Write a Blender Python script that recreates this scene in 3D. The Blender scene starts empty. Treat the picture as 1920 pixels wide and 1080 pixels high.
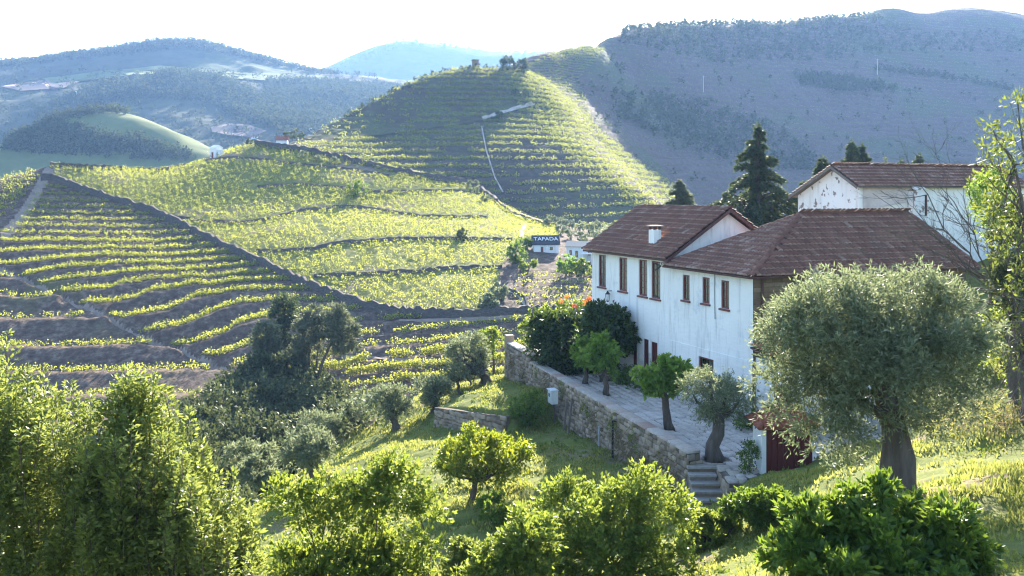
import bpy, math, random
import numpy as np
from mathutils import Vector, Matrix

scene = bpy.context.scene
COL = scene.collection
# ------------------------------------------------------------------ camera
F, HZ, CZ = 1760.0, 365.0, 10.0          # focal length in photo pixels, eye-level row, eye height above the terrace
cam_d = bpy.data.cameras.new('camera')
cam = bpy.data.objects.new('camera', cam_d)
COL.objects.link(cam)
cam.location = (0, 0, CZ)
cam.rotation_euler = (math.radians(90), 0, 0)
cam_d.sensor_width = 36.0
cam_d.lens = 36.0 * F / 1920.0
cam_d.shift_y = -(540.0 - HZ) / 1920.0
cam_d.clip_start = 0.2
cam_d.clip_end = 20000
scene.camera = cam
scene.render.resolution_x, scene.render.resolution_y = 1024, 576
# ------------------------------------------------------------------ sky and sun
SUN_AZ, SUN_EL = math.radians(12.0), math.radians(24.5)     # behind the hills, slightly right of the view
world = bpy.data.worlds.new('World')
scene.world = world
world.use_nodes = True
wn, wl = world.node_tree.nodes, world.node_tree.links
sky = wn.new('ShaderNodeTexSky')
sky.sky_type = 'NISHITA'
sky.sun_disc = False
sky.sun_elevation = SUN_EL
sky.sun_rotation = SUN_AZ
sky.altitude = 200
sky.air_density = 1.0
sky.dust_density = 0.8
sky.ozone_density = 2.0
bg = wn['Background']
bg.inputs['Strength'].default_value = 0.1
wl.new(sky.outputs['Color'], bg.inputs['Color'])
sun_d = bpy.data.lights.new('sun', 'SUN')
sun_d.energy = 5.0
sun_d.angle = math.radians(0.5)
sun_d.color = (1.0, 0.92, 0.78)
sun = bpy.data.objects.new('sun', sun_d)
COL.objects.link(sun)
to_sun = Vector((math.sin(SUN_AZ) * math.cos(SUN_EL), math.cos(SUN_AZ) * math.cos(SUN_EL), math.sin(SUN_EL)))
sun.rotation_euler = to_sun.to_track_quat('Z', 'Y').to_euler()
sun.location = to_sun * 200
# ------------------------------------------------------------------ exposure
vs = scene.view_settings
vs.view_transform = 'Standard'
vs.look = 'None'
vs.exposure = 2.45
vs.gamma = 1.0
vs.use_curve_mapping = False
scene.cycles.filter_width = 1.15
scene.cycles.max_bounces = 6
scene.cycles.diffuse_bounces = 3
scene.cycles.transmission_bounces = 3
scene.cycles.glossy_bounces = 2
scene.cycles.volume_bounces = 0
scene.cycles.caustics_reflective = False
scene.cycles.caustics_refractive = False

# ------------------------------------------------------------------ helpers
rng = np.random.default_rng(11)
random.seed(5)

def P(px, py, Y):
    return np.array(((px - 960) / F * Y, Y, CZ - (py - HZ) / F * Y))

def tag(o, label=None, cat=None, group=None, kind=None):
    if label: o['label'] = label
    if cat: o['category'] = cat
    if group: o['group'] = group
    if kind: o['kind'] = kind
    return o

WLOC = {}
def wloc(o):
    return np.array(WLOC.get(o.name, (0., 0., 0.))) if o else np.zeros(3)

def thing(name, loc, label, cat, group=None):
    o = bpy.data.objects.new(name, None)
    COL.objects.link(o)
    o.location = [float(c) for c in loc]
    o.empty_display_size = 0.3
    WLOC[o.name] = tuple(float(c) for c in loc)
    return tag(o, label, cat, group)

def np_mesh(name, V, Fc, smooth=False):
    """V (n,3); Fc (m,k) one face size"""
    V = np.asarray(V, dtype=np.float32); Fc = np.asarray(Fc, dtype=np.int32)
    me = bpy.data.meshes.new(name)
    me.vertices.add(len(V)); me.vertices.foreach_set('co', V.ravel())
    m, k = Fc.shape
    me.loops.add(m * k); me.loops.foreach_set('vertex_index', Fc.ravel())
    me.polygons.add(m)
    me.polygons.foreach_set('loop_start', np.arange(0, m * k, k, dtype=np.int32))
    me.polygons.foreach_set('loop_total', np.full(m, k, dtype=np.int32))
    if smooth: me.polygons.foreach_set('use_smooth', np.ones(m, dtype=bool))
    me.update(calc_edges=True); me.validate()
    return me

def link_mesh(name, me, mat, parent=None):
    if mat is not None and len(me.materials) == 0:
        me.materials.append(mat)
    o = bpy.data.objects.new(name, me)
    COL.objects.link(o)
    if parent is not None:
        o.parent = parent
        WLOC[o.name] = tuple(wloc(parent))
    return o

class MB:
    """collects boxes, tubes and polygons in world space, links them as one mesh"""
    def __init__(s): s.v = []; s.f = []
    def add(s, vs_, fs_):
        n = len(s.v); s.v += [tuple(map(float, v)) for v in vs_]; s.f += [tuple(n + i for i in f) for f in fs_]; return s
    def box(s, fr, a0, a1, b0, b1, z0, z1):
        return s.add([fr(a, b, z) for z in (z0, z1) for b in (b0, b1) for a in (a0, a1)],
              [(0, 2, 3, 1), (4, 5, 7, 6), (0, 1, 5, 4), (2, 6, 7, 3), (0, 4, 6, 2), (1, 3, 7, 5)])
    def slab(s, pts, off):
        """polygon extruded by vector off"""
        n = len(pts); pts = [np.array(p, float) for p in pts]; off = np.array(off, float)
        fs = [tuple(range(n)), tuple(range(2 * n - 1, n - 1, -1))]
        fs += [(i, i + n, (i + 1) % n + n, (i + 1) % n) for i in range(n)]
        return s.add(pts + [p + off for p in pts], fs)
    def tube(s, pts, rad, k=7, cap=True):
        pts = [np.array(p, float) for p in pts]
        if np.isscalar(rad): rad = [rad] * len(pts)
        vs_ = []; n = len(pts)
        for i, p in enumerate(pts):
            d = pts[min(i + 1, n - 1)] - pts[max(i - 1, 0)]
            d /= (np.linalg.norm(d) + 1e-9)
            e = np.cross(d, (0.31, 0.17, 1.0) if abs(d[2]) < .9 else (1.0, .2, 0.))
            e /= np.linalg.norm(e); g = np.cross(d, e)
            for j in range(k):
                t = 2 * math.pi * j / k
                vs_.append(p + rad[i] * (math.cos(t) * e + math.sin(t) * g))
        fs = [(i * k + j, i * k + (j + 1) % k, (i + 1) * k + (j + 1) % k, (i + 1) * k + j) for i in range(n - 1) for j in range(k)]
        if cap: fs += [tuple(range(k - 1, -1, -1)), tuple(range((n - 1) * k, n * k))]
        return s.add(vs_, fs)
    def build(s, name, mat, parent=None, smooth=False, origin=None):
        me = bpy.data.meshes.new(name)
        off = wloc(parent) if origin is None else np.array(origin)
        V = np.array(s.v) - off
        me.from_pydata([tuple(v) for v in V], [], s.f)
        if smooth:
            me.polygons.foreach_set('use_smooth', np.ones(len(me.polygons), dtype=bool))
        me.update()
        return link_mesh(name, me, mat, parent)

def W(a, b, z): return np.array((a, b, z), float)      # plain world frame for boxes

# ------------------------------------------------------------------ noise and spline fields
def _hash(ix, iy, seed):
    n = (ix.astype(np.int64) * 374761393 + iy.astype(np.int64) * 668265263 + seed * 1274126177) & 0x7fffffff
    n = ((n ^ (n >> 13)) * 1274126177) & 0x7fffffff
    return ((n ^ (n >> 16)) & 0xffff) / 65535.0
def vnoise(x, y, seed=0):
    x = np.asarray(x, float); y = np.asarray(y, float)
    ix, iy = np.floor(x), np.floor(y); fx, fy = x - ix, y - iy
    fx = fx * fx * (3 - 2 * fx); fy = fy * fy * (3 - 2 * fy)
    a, b = _hash(ix, iy, seed), _hash(ix + 1, iy, seed)
    c, d = _hash(ix, iy + 1, seed), _hash(ix + 1, iy + 1, seed)
    return (a * (1 - fx) + b * fx) * (1 - fy) + (c * (1 - fx) + d * fx) * fy - 0.5
def fbm(x, y, seed=0, o=3):
    r = 0; a = 1.0
    for i in range(o):
        r = r + a * vnoise(np.asarray(x) * 2 ** i, np.asarray(y) * 2 ** i, seed + i); a *= .5
    return r

class TPS:
    def __init__(s, pts, val, scale=1.0, reg=1e-3):
        s.sc = scale; s.p = np.asarray(pts, float) / scale
        v = np.asarray(val, float); n = len(v)
        r = np.linalg.norm(s.p[:, None] - s.p[None], axis=2)
        A = np.zeros((n + 3, n + 3)); A[:n, :n] = s.k(r) + reg * np.eye(n)
        Q = np.c_[np.ones(n), s.p]; A[:n, n:] = Q; A[n:, :n] = Q.T
        s.w = np.linalg.solve(A, np.r_[v, 0, 0, 0])
    @staticmethod
    def k(r): return np.where(r > 1e-9, r * r * np.log(np.maximum(r, 1e-9)), 0)
    def __call__(s, x, y):
        x = np.asarray(x, float); sh = x.shape
        q = np.c_[x.ravel(), np.asarray(y, float).ravel()] / s.sc
        out = np.empty(len(q))
        for i in range(0, len(q), 20000):
            c = q[i:i + 20000]
            r = np.sqrt((c[:, None, 0] - s.p[None, :, 0]) ** 2 + (c[:, None, 1] - s.p[None, :, 1]) ** 2)
            out[i:i + 20000] = s.k(r) @ s.w[:-3] + s.w[-3] + c @ s.w[-2:]
        return out.reshape(sh)

def hill_tps(ppy, xyz=(), scale=50., reg=1e-3):
    """control points given as (photo column, photo row, distance) and as (x, y, z)"""
    pts = [P(*p) for p in ppy] + [np.array(q, float) for q in xyz]
    pts = np.array(pts)
    return TPS(pts[:, :2], pts[:, 2], scale, reg)

def inside(px, py, poly):
    px = np.asarray(px, float); py = np.asarray(py, float)
    r = np.zeros(px.shape, bool); n = len(poly)
    for i in range(n):
        x0, y0 = poly[i]; x1, y1 = poly[(i + 1) % n]
        if y0 == y1: continue
        c = ((y0 > py) != (y1 > py)) & (px < (x1 - x0) * (py - y0) / (y1 - y0) + x0)
        r ^= c
    return r
def pdist(px, py, line):
    """distance in the plane to a polyline"""
    px = np.asarray(px, float); py = np.asarray(py, float); d = np.full(px.shape, 1e9)
    for (x0, y0), (x1, y1) in zip(line[:-1], line[1:]):
        l2 = (x1 - x0) ** 2 + (y1 - y0) ** 2 + 1e-9
        t = np.clip(((px - x0) * (x1 - x0) + (py - y0) * (y1 - y0)) / l2, 0, 1)
        d = np.minimum(d, np.hypot(px - x0 - t * (x1 - x0), py - y0 - t * (y1 - y0)))
    return d
def resample(line, step):
    out = []
    for (x0, y0), (x1, y1) in zip(line[:-1], line[1:]):
        n = max(1, int(math.hypot(x1 - x0, y1 - y0) / step))
        out += [(x0 + (x1 - x0) * i / n, y0 + (y1 - y0) * i / n) for i in range(n)]
    return out + [line[-1]]

def on_ground(zf, px, py, y0, y1, n=500):
    """first point of the terrain zf met by the sight line of a photo pixel"""
    Y = np.linspace(y0, y1, n)
    x = (px - 960) / F * Y; zr = CZ - (py - HZ) / F * Y
    h = zf(x, Y) - zr
    i = np.argmax(h > 0)
    if h[i] <= 0: i = int(np.argmax(h))
    elif i > 0:
        t = h[i - 1] / (h[i - 1] - h[i]); yy = Y[i - 1] + t * (Y[i] - Y[i - 1])
        return np.array(((px - 960) / F * yy, yy, CZ - (py - HZ) / F * yy))
    return np.array((x[i], Y[i], float(zf(x[i:i + 1], Y[i:i + 1])[0])))

def terrain(name, zf, px0, px1, npx, Ys, mat, kind='structure', xabs=False):
    """a hill sheet; its grid fans out with distance so that near parts are finer"""
    px = np.linspace(px0, px1, npx); PX, YY = np.meshgrid(px, Ys)
    X = PX if xabs else (PX - 960) / F * YY
    Z = zf(X, YY)
    V = np.stack([X, YY, Z], -1).reshape(-1, 3)
    i = np.arange(len(Ys) - 1)[:, None] * npx + np.arange(npx - 1)[None]
    Fc = np.stack([i, i + 1, i + 1 + npx, i + npx], -1).reshape(-1, 4)
    o = link_mesh(name, np_mesh(name, V, Fc, True), mat)
    return tag(o, kind=kind)

# ------------------------------------------------------------------ leaves
def rand_unit(n, r=None):
    r = r or rng
    v = r.normal(size=(n, 3)); return v / (np.linalg.norm(v, axis=1, keepdims=True) + 1e-9)
def nrm(v): return v / (np.linalg.norm(v, axis=-1, keepdims=True) + 1e-9)
def leaf_quads(C, D, L, Wd, spread=1.0, fold=.2):
    """one folded kite-shaped face per leaf"""
    n = len(C)
    d = nrm(D + spread * rand_unit(n)); nn = nrm(np.cross(d, rand_unit(n))); s = np.cross(d, nn)
    L = (L * rng.uniform(.65, 1.3, n))[:, None]; Wd = (Wd * rng.uniform(.7, 1.25, n))[:, None]
    V = np.empty((n, 4, 3))
    V[:, 0] = C
    V[:, 1] = C + d * L * .45 + s * Wd * .5 + nn * Wd * fold
    V[:, 2] = C + d * L
    V[:, 3] = C + d * L * .45 - s * Wd * .5 + nn * Wd * fold
    return V.reshape(-1, 3), np.arange(4 * n).reshape(-1, 4)
# ------------------------------------------------------------------ materials
def new_mat(name):
    m = bpy.data.materials.new(name); m.use_nodes = True
    return m, m.node_tree.nodes, m.node_tree.links
def ramp(n, l, fac, stops, interp='LINEAR'):
    r = n.new('ShaderNodeValToRGB'); r.color_ramp.interpolation = interp
    e = r.color_ramp.elements
    while len(e) < len(stops): e.new(.5)
    for k, (p, c) in zip(e, stops):
        k.position = p; k.color = (*c, 1)
    l.new(fac, r.inputs['Fac']); return r.outputs['Color']
def noise(n, l, scale, detail=4, rough=.6, vec=None, dist=0.):
    t = n.new('ShaderNodeTexNoise'); t.inputs['Scale'].default_value = scale
    t.inputs['Detail'].default_value = detail; t.inputs['Roughness'].default_value = rough
    t.inputs['Distortion'].default_value = dist
    if vec is not None: l.new(vec, t.inputs['Vector'])
    return t.outputs['Fac']
def coord(n, l, scale=(1, 1, 1), rot=(0, 0, 0), which='Object'):
    tc = n.new('ShaderNodeTexCoord'); mp = n.new('ShaderNodeMapping')
    mp.inputs['Scale'].default_value = scale; mp.inputs['Rotation'].default_value = rot
    l.new(tc.outputs[which], mp.inputs['Vector']); return mp.outputs['Vector']
def mix(n, l, fac, a, b, mode='MIX'):
    m = n.new('ShaderNodeMix'); m.data_type = 'RGBA'; m.blend_type = mode
    for sock, v in ((m.inputs[0], fac), (m.inputs[6], a), (m.inputs[7], b)):
        if isinstance(v, (int, float)): sock.default_value = v
        elif isinstance(v, tuple): sock.default_value = (*v, 1)
        else: l.new(v, sock)
    return m.outputs[2]
def bump(n, l, h, strength, dist=.05):
    b = n.new('ShaderNodeBump'); b.inputs['Strength'].default_value = strength
    b.inputs['Distance'].default_value = dist; l.new(h, b.inputs['Height']); return b.outputs['Normal']

def leaf_mat(name, dark, light, trans, tfac=.45, rough=.5, spec=.3, new=None):
    """leaf tint varies leaf by leaf; light passes through the blade"""
    m, n, l = new_mat(name)
    p = n['Principled BSDF']
    g = n.new('ShaderNodeNewGeometry')
    st = [(0, dark), (.68, light)] + ([(1, new)] if new else [])
    c = ramp(n, l, g.outputs['Random Per Island'], st)
    l.new(c, p.inputs['Base Color'])
    p.inputs['Roughness'].default_value = rough
    p.inputs['Specular IOR Level'].default_value = spec
    t = n.new('ShaderNodeBsdfTranslucent')
    tcol = mix(n, l, .55, trans, c)
    l.new(mix(n, l, .55, c, trans), t.inputs['Color'])
    mx = n.new('ShaderNodeMixShader'); mx.inputs['Fac'].default_value = tfac
    l.new(p.outputs[0], mx.inputs[1]); l.new(t.outputs[0], mx.inputs[2])
    l.new(mx.outputs[0], n['Material Output'].inputs['Surface'])
    return m

def plain(name, col, rough=.7, var=.25, scale=6., bstr=.3, spec=.3, detail=5, dark=None, metal=0., stretch=(1, 1, 1)):
    m, n, l = new_mat(name); p = n['Principled BSDF']
    v = coord(n, l, stretch)
    f = noise(n, l, scale, detail, .65, v)
    lo = dark or tuple(c * (1 - var) for c in col); hi = tuple(min(1, c * (1 + var)) for c in col)
    l.new(ramp(n, l, f, [(.3, lo), (.7, hi)]), p.inputs['Base Color'])
    p.inputs['Roughness'].default_value = rough; p.inputs['Specular IOR Level'].default_value = spec
    p.inputs['Metallic'].default_value = metal
    if bstr:
        l.new(bump(n, l, noise(n, l, scale * 4, 4, .7, v), bstr, .02), p.inputs['Normal'])
    return m

def island_mat(name, stops, rough=.75, scale=9., bstr=.4, spec=.25, dirt=None, obj=True, bd=.02):
    """each loose piece gets its own tone (also each separate object)"""
    m, n, l = new_mat(name); p = n['Principled BSDF']
    g = n.new('ShaderNodeNewGeometry'); oi = n.new('ShaderNodeObjectInfo')
    ad = n.new('ShaderNodeMath'); ad.operation = 'ADD'
    l.new(g.outputs['Random Per Island'], ad.inputs[0]); l.new(oi.outputs['Random'], ad.inputs[1])
    fr = n.new('ShaderNodeMath'); fr.operation = 'FRACT'; l.new(ad.outputs[0], fr.inputs[0])
    c = ramp(n, l, fr.outputs[0], stops)
    v = coord(n, l)
    geo_v = g.outputs['Position']
    f = noise(n, l, scale, 5, .7, geo_v)
    c = mix(n, l, .55, c, ramp(n, l, f, [(.25, (.45, .45, .45)), (.75, (1.25, 1.2, 1.15))]), 'MULTIPLY')
    if dirt:
        big = noise(n, l, dirt[1], 4, .65, geo_v)
        c = mix(n, l, ramp(n, l, big, [(dirt[2], (0, 0, 0)), (dirt[2] + .15, (1, 1, 1))]), c, dirt[0])
    l.new(c, p.inputs['Base Color'])
    p.inputs['Roughness'].default_value = rough; p.inputs['Specular IOR Level'].default_value = spec
    l.new(bump(n, l, noise(n, l, scale * 3, 4, .7, geo_v), bstr, bd), p.inputs['Normal'])
    return m

M = {}
# leaves
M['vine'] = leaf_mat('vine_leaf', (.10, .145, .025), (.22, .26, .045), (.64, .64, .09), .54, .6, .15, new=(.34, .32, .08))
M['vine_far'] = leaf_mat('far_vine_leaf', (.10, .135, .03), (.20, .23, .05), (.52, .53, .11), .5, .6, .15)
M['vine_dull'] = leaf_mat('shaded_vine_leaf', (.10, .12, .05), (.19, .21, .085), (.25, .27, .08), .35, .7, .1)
M['olive'] = leaf_mat('olive_leaf', (.09, .115, .06), (.20, .235, .135), (.32, .36, .15), .40, .55, .25, new=(.29, .32, .21))
M['laurel'] = leaf_mat('laurel_leaf', (.05, .085, .02), (.14, .185, .04), (.42, .47, .09), .49, .45, .35, new=(.26, .29, .09))
M['citrus'] = leaf_mat('citrus_leaf', (.035, .085, .015), (.085, .165, .025), (.32, .42, .035), .42, .45, .35, new=(.16, .22, .03))
M['lemon'] = leaf_mat('lemon_leaf', (.045, .095, .015), (.125, .20, .032), (.44, .50, .06), .46, .5, .3, new=(.26, .29, .06))
M['loquat'] = leaf_mat('loquat_leaf', (.05, .085, .02), (.12, .165, .03), (.36, .40, .06), .38, .5, .3, new=(.24, .26, .06))
M['mulberry'] = leaf_mat('mulberry_leaf', (.07, .15, .02), (.15, .26, .04), (.42, .56, .05), .48, .45, .35)
M['peach'] = leaf_mat('peach_leaf', (.05, .11, .012), (.13, .20, .02), (.46, .50, .03), .5, .4, .4, new=(.30, .24, .04))
M['oak'] = leaf_mat('oak_leaf', (.028, .044, .02), (.078, .098, .042), (.17, .20, .06), .28, .6, .2, new=(.14, .155, .065))
M['orange_leaf'] = leaf_mat('orange_leaf', (.016, .038, .010), (.038, .075, .014), (.16, .22, .02), .28, .45, .35, new=(.08, .12, .02))
M['pine'] = leaf_mat('pine_needle', (.085, .105, .06), (.16, .18, .11), (.26, .28, .13), .3, .6, .15)
M['cedar'] = leaf_mat('cedar_needle', (.03, .055, .03), (.07, .10, .05), (.16, .20, .06), .3, .6, .15, new=(.12, .14, .05))
M['grass'] = leaf_mat('grass_blade', (.10, .13, .03), (.22, .245, .055), (.48, .49, .11), .5, .55, .2, new=(.36, .31, .12))
M['dry'] = leaf_mat('dry_weed', (.12, .09, .05), (.24, .19, .10), (.3, .25, .12), .35, .7, .1)
M['weed'] = leaf_mat('wall_weed', (.06, .09, .02), (.12, .16, .03), (.28, .34, .05), .4, .6, .2)
M['wood_far'] = leaf_mat('far_wood_leaf', (.035, .05, .025), (.075, .09, .042), (.12, .14, .05), .22, .95, .02)
M['flower'] = leaf_mat('orange_petal', (.55, .12, .03), (.75, .22, .06), (.8, .25, .05), .4, .5, .3)
M['bark'] = plain('bark', (.11, .085, .065), .9, .4, 5., .9, .1, stretch=(1, 1, .25))
M['bark_olive'] = plain('olive_bark', (.115, .095, .08), .9, .45, 4., 1., .1, stretch=(1, 1, .2))
M['twig'] = plain('twig', (.12, .10, .085), .85, .3, 8., .3, .1)
# built things
M['stone'] = island_mat('rubble_stone', [(0, (.18, .14, .10)), (.4, (.30, .235, .17)), (.75, (.40, .325, .24)), (1, (.24, .205, .17))], .85, 7., .6, .2)
M['mortar'] = plain('wall_mortar', (.14, .115, .085), .95, .4, 5., .6, .1)
M['cap'] = island_mat('cap_stone', [(0, (.38, .34, .28)), (.5, (.46, .40, .33)), (1, (.36, .25, .19))], .8, 6., .4, .25)
M['paver'] = island_mat('paving_slab', [(0, (.46, .40, .34)), (.5, (.63, .56, .485)), (1, (.54, .475, .41))], .75, 6., .5, .3)
M['joint'] = plain('paving_joint', (.17, .15, .125), .95, .4, 6., .5, .1)
M['step'] = island_mat('step_stone', [(0, (.30, .28, .25)), (1, (.40, .37, .33))], .8, 7., .5, .25)
M['tile'] = island_mat('roof_tile', [(0, (.145, .064, .043)), (.5, (.185, .083, .055)), (.90, (.225, .105, .070)), (.97, (.27, .145, .10)), (1, (.32, .23, .18))], .8, 5., .4, .25,
                       dirt=((.125, .082, .064), .6, .60))
M['tile_edge'] = island_mat('pale_tile_edge', [(0, (.27, .165, .125)), (.8, (.36, .24, .19)), (1, (.46, .35, .29))], .85, 8., .3, .2)  # paler tone for the lower lip of each tile, sets off the courses
M['tile_red'] = island_mat('new_roof_tile', [(0, (.26, .085, .05)), (1, (.38, .14, .08))], .75, 8., .3, .25)
M['frame'] = plain('window_paint', (.17, .048, .036), .5, .2, 10., .1, .4)
M['red_wood'] = plain('red_door_paint', (.105, .022, .018), .55, .25, 6., .2, .35, stretch=(4, 4, .4))
M['white_paint'] = plain('white_paint', (.78, .78, .77), .6, .05, 6., .15, .3)
M['fascia'] = plain('brown_fascia', (.10, .045, .035), .6, .25, 8., .2, .3)
M['metal'] = plain('grey_metal', (.35, .36, .36), .45, .15, 10., .05, .5)
M['black_metal'] = plain('black_iron', (.02, .02, .022), .45, .2, 10., .05, .4)
M['old_wood'] = plain('weathered_wood', (.17, .14, .115), .9, .35, 6., .6, .1, stretch=(3, 3, .3))
M['cabinet'] = plain('cabinet_paint', (.62, .63, .61), .5, .1, 6., .1, .4)
M['slate'] = plain('dark_slate', (.035, .04, .05), .6, .2, 3., .2, .3)
M['track'] = plain('pale_dirt', (.42, .36, .30), .95, .22, .8, .4, .1)
M['path_earth'] = plain('path_earth', (.27, .21, .165), .95, .22, .8, .4, .1)
M['pale_wire'] = plain('cable', (.30, .30, .31), .5, .1, 10., 0, .4)

def glass_mat():
    m, n, l = new_mat('window_glass'); n.remove(n['Principled BSDF'])
    t = n.new('ShaderNodeBsdfTransparent'); t.inputs['Color'].default_value = (.8, .84, .86, 1)
    g = n.new('ShaderNodeBsdfGlossy'); g.inputs['Roughness'].default_value = .06
    mx = n.new('ShaderNodeMixShader'); mx.inputs['Fac'].default_value = .28
    l.new(t.outputs[0], mx.inputs[1]); l.new(g.outputs[0], mx.inputs[2]); l.new(mx.outputs[0], n['Material Output'].inputs['Surface'])
    l.new(bump(n, l, noise(n, l, 2.2, 2, .5, coord(n, l)), .12, .05), g.inputs['Normal'])
    return m
M['glass'] = glass_mat()
M['curtain'] = plain('curtain_cloth', (.60, .55, .47), .9, .15, 8., .2, .1, stretch=(6, 6, .3))

def whitewash(name, base=(.88, .85, .79), peel=0.0, coarse=1.0, splash=True):
    """limewash over brick and rubble: faint courses, streaks of grime, flaked spots"""
    m, n, l = new_mat(name); p = n['Principled BSDF']
    g = n.new('ShaderNodeNewGeometry'); pos = g.outputs['Position']
    big = noise(n, l, .35, 5, .6, pos)
    c = ramp(n, l, big, [(.3, tuple(b * .90 for b in base)), (.6, base)])
    mp = n.new('ShaderNodeMapping'); mp.inputs['Scale'].default_value = (1.6, 1.6, .16); l.new(pos, mp.inputs['Vector'])
    st = noise(n, l, 1.5, 5, .7, mp.outputs['Vector'])
    c = mix(n, l, ramp(n, l, st, [(.52, (0, 0, 0)), (.74, (.75, .75, .75))]), c, (.46, .43, .39))
    # blue-grey damp patches low on the wall
    dm = noise(n, l, .5, 6, .7, pos)
    c = mix(n, l, ramp(n, l, dm, [(.56, (0, 0, 0)), (.70, (.65, .65, .65))]), c, (.42, .46, .50))
    sp = noise(n, l, 2.6 * coarse, 3, .6, pos)
    c = mix(n, l, ramp(n, l, sp, [(.735 - peel, (0, 0, 0)), (.765 - peel, (1, 1, 1))]), c, (.24, .19, .16))
    # splash-back dirt near the ground
    sx = n.new('ShaderNodeSeparateXYZ'); l.new(pos, sx.inputs[0])
    ad = n.new('ShaderNodeMath'); ad.operation = 'MULTIPLY_ADD'; l.new(noise(n, l, 1.3, 5, .7, pos), ad.inputs[0]); ad.inputs[1].default_value = -2.6; l.new(sx.outputs['Z'], ad.inputs[2])
    if splash: c = mix(n, l, ramp(n, l, ad.outputs[0], [(0, (.65, .65, .65)), (.35, (0, 0, 0))]), c, (.44, .41, .37))
    l.new(c, p.inputs['Base Color'])
    p.inputs['Roughness'].default_value = .85; p.inputs['Specular IOR Level'].default_value = .15
    mp2 = n.new('ShaderNodeMapping'); mp2.inputs['Scale'].default_value = (2.4, 2.4, 7.5); l.new(pos, mp2.inputs['Vector'])
    vo = n.new('ShaderNodeTexVoronoi'); vo.feature = 'SMOOTH_F1'; vo.inputs['Scale'].default_value = 1.0; l.new(mp2.outputs['Vector'], vo.inputs['Vector'])
    b1 = bump(n, l, vo.outputs['Distance'], .35, .03)
    b = n.new('ShaderNodeBump'); b.inputs['Strength'].default_value = .4; b.inputs['Distance'].default_value = .02
    l.new(noise(n, l, 14, 4, .7, pos), b.inputs['Height']); l.new(b1, b.inputs['Normal'])
    l.new(b.outputs['Normal'], p.inputs['Normal'])
    return m
M['white_wall'] = whitewash('limewash_wall')
M['peeling'] = whitewash('flaking_limewash', (.76, .74, .71), .145, .8)
M['clean_white'] = whitewash('far_white_wall', (.8, .8, .78), -.2, splash=False)

def ground_mat(name, stops, scale, stops2=None, scale2=.05, f2=(.45, .6), bs=.6, bd=.1, stretch=(1, 1, 1), rot=0.):
    m, n, l = new_mat(name); p = n['Principled BSDF']
    v = coord(n, l, stretch, (0, 0, rot))
    c = ramp(n, l, noise(n, l, scale, 8, .7, v), stops)
    if stops2:
        f = noise(n, l, scale2, 5, .6, v)
        c2 = ramp(n, l, noise(n, l, scale * 1.7, 6, .7, v), stops2)
        c = mix(n, l, ramp(n, l, f, [(f2[0], (0, 0, 0)), (f2[1], (1, 1, 1))]), c, c2)
    l.new(c, p.inputs['Base Color']); p.inputs['Roughness'].default_value = .95
    p.inputs['Specular IOR Level'].default_value = .1
    l.new(bump(n, l, noise(n, l, scale * 2.5, 6, .75, v), bs, bd), p.inputs['Normal'])
    return m
M['schist'] = ground_mat('schist_soil', [(.3, (.06, .042, .034)), (.52, (.14, .10, .076)), (.72, (.30, .225, .17))], .9,
                         [(.3, (.09, .08, .04)), (.7, (.17, .15, .07))], .06, (.56, .7), .9, .25)
M['turf'] = ground_mat('rough_turf', [(.3, (.09, .11, .025)), (.55, (.15, .17, .04)), (.75, (.23, .20, .09))], 1.1,
                       [(.3, (.16, .115, .07)), (.7, (.27, .21, .135))], .22, (.56, .66), .8, .12)
M['vineground'] = ground_mat('vineyard_floor', [(.3, (.13, .135, .04)), (.55, (.20, .20, .06)), (.75, (.27, .235, .11))], .8,
                            [(.3, (.19, .145, .10)), (.7, (.29, .23, .17))], .07, (.55, .68), .8, .2)
M['valley'] = ground_mat('valley_scrub', [(.3, (.05, .06, .03)), (.7, (.11, .12, .055))], .3)
M['midhill'] = ground_mat('terrace_earth', [(.3, (.06, .048, .038)), (.6, (.10, .08, .058)), (.8, (.135, .115, .07))], .5, [(.3, (.065, .07, .035)), (.7, (.11, .12, .05))], .03, (.45, .6), .8, .3)
M['redhill'] = ground_mat('shaded_terraces', [(.3, (.085, .062, .055)), (.6, (.13, .095, .08)), (.8, (.16, .125, .09))], .4, [(.3, (.07, .075, .045)), (.7, (.115, .115, .06))], .02, (.5, .62), .7, .3)
M['farhill'] = ground_mat('far_slope', [(.3, (.04, .05, .028)), (.5, (.065, .072, .038)), (.7, (.09, .08, .052))], .03,
                          [(.3, (.06, .08, .028)), (.7, (.11, .125, .045))], .0055, (.52, .58), .8, 1.5)
M['farfield'] = ground_mat('far_field', [(.3, (.10, .125, .042)), (.7, (.165, .185, .065))], .05, None, bs=.3, bd=.5)
M['farearth'] = ground_mat('far_bare_earth', [(.3, (.17, .125, .105)), (.7, (.23, .175, .145))], .05, None, bs=.3, bd=.5)
M['drystone'] = ground_mat('dry_stone_course', [(.3, (.07, .06, .055)), (.6, (.14, .12, .105)), (.8, (.22, .19, .165))], 2.2, None, bs=1., bd=.2, stretch=(1, 1, 2))
# ================================================================== THE LAND
def g_step(f, lo=-.25, hi=.2):
    """level tread round the vine row, then a bank down to the next tread"""
    f = (f - lo) % 1.0 + lo
    return np.where(f < hi, f, hi + (f - hi) / (1 + lo - hi) * (lo - hi))

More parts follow.
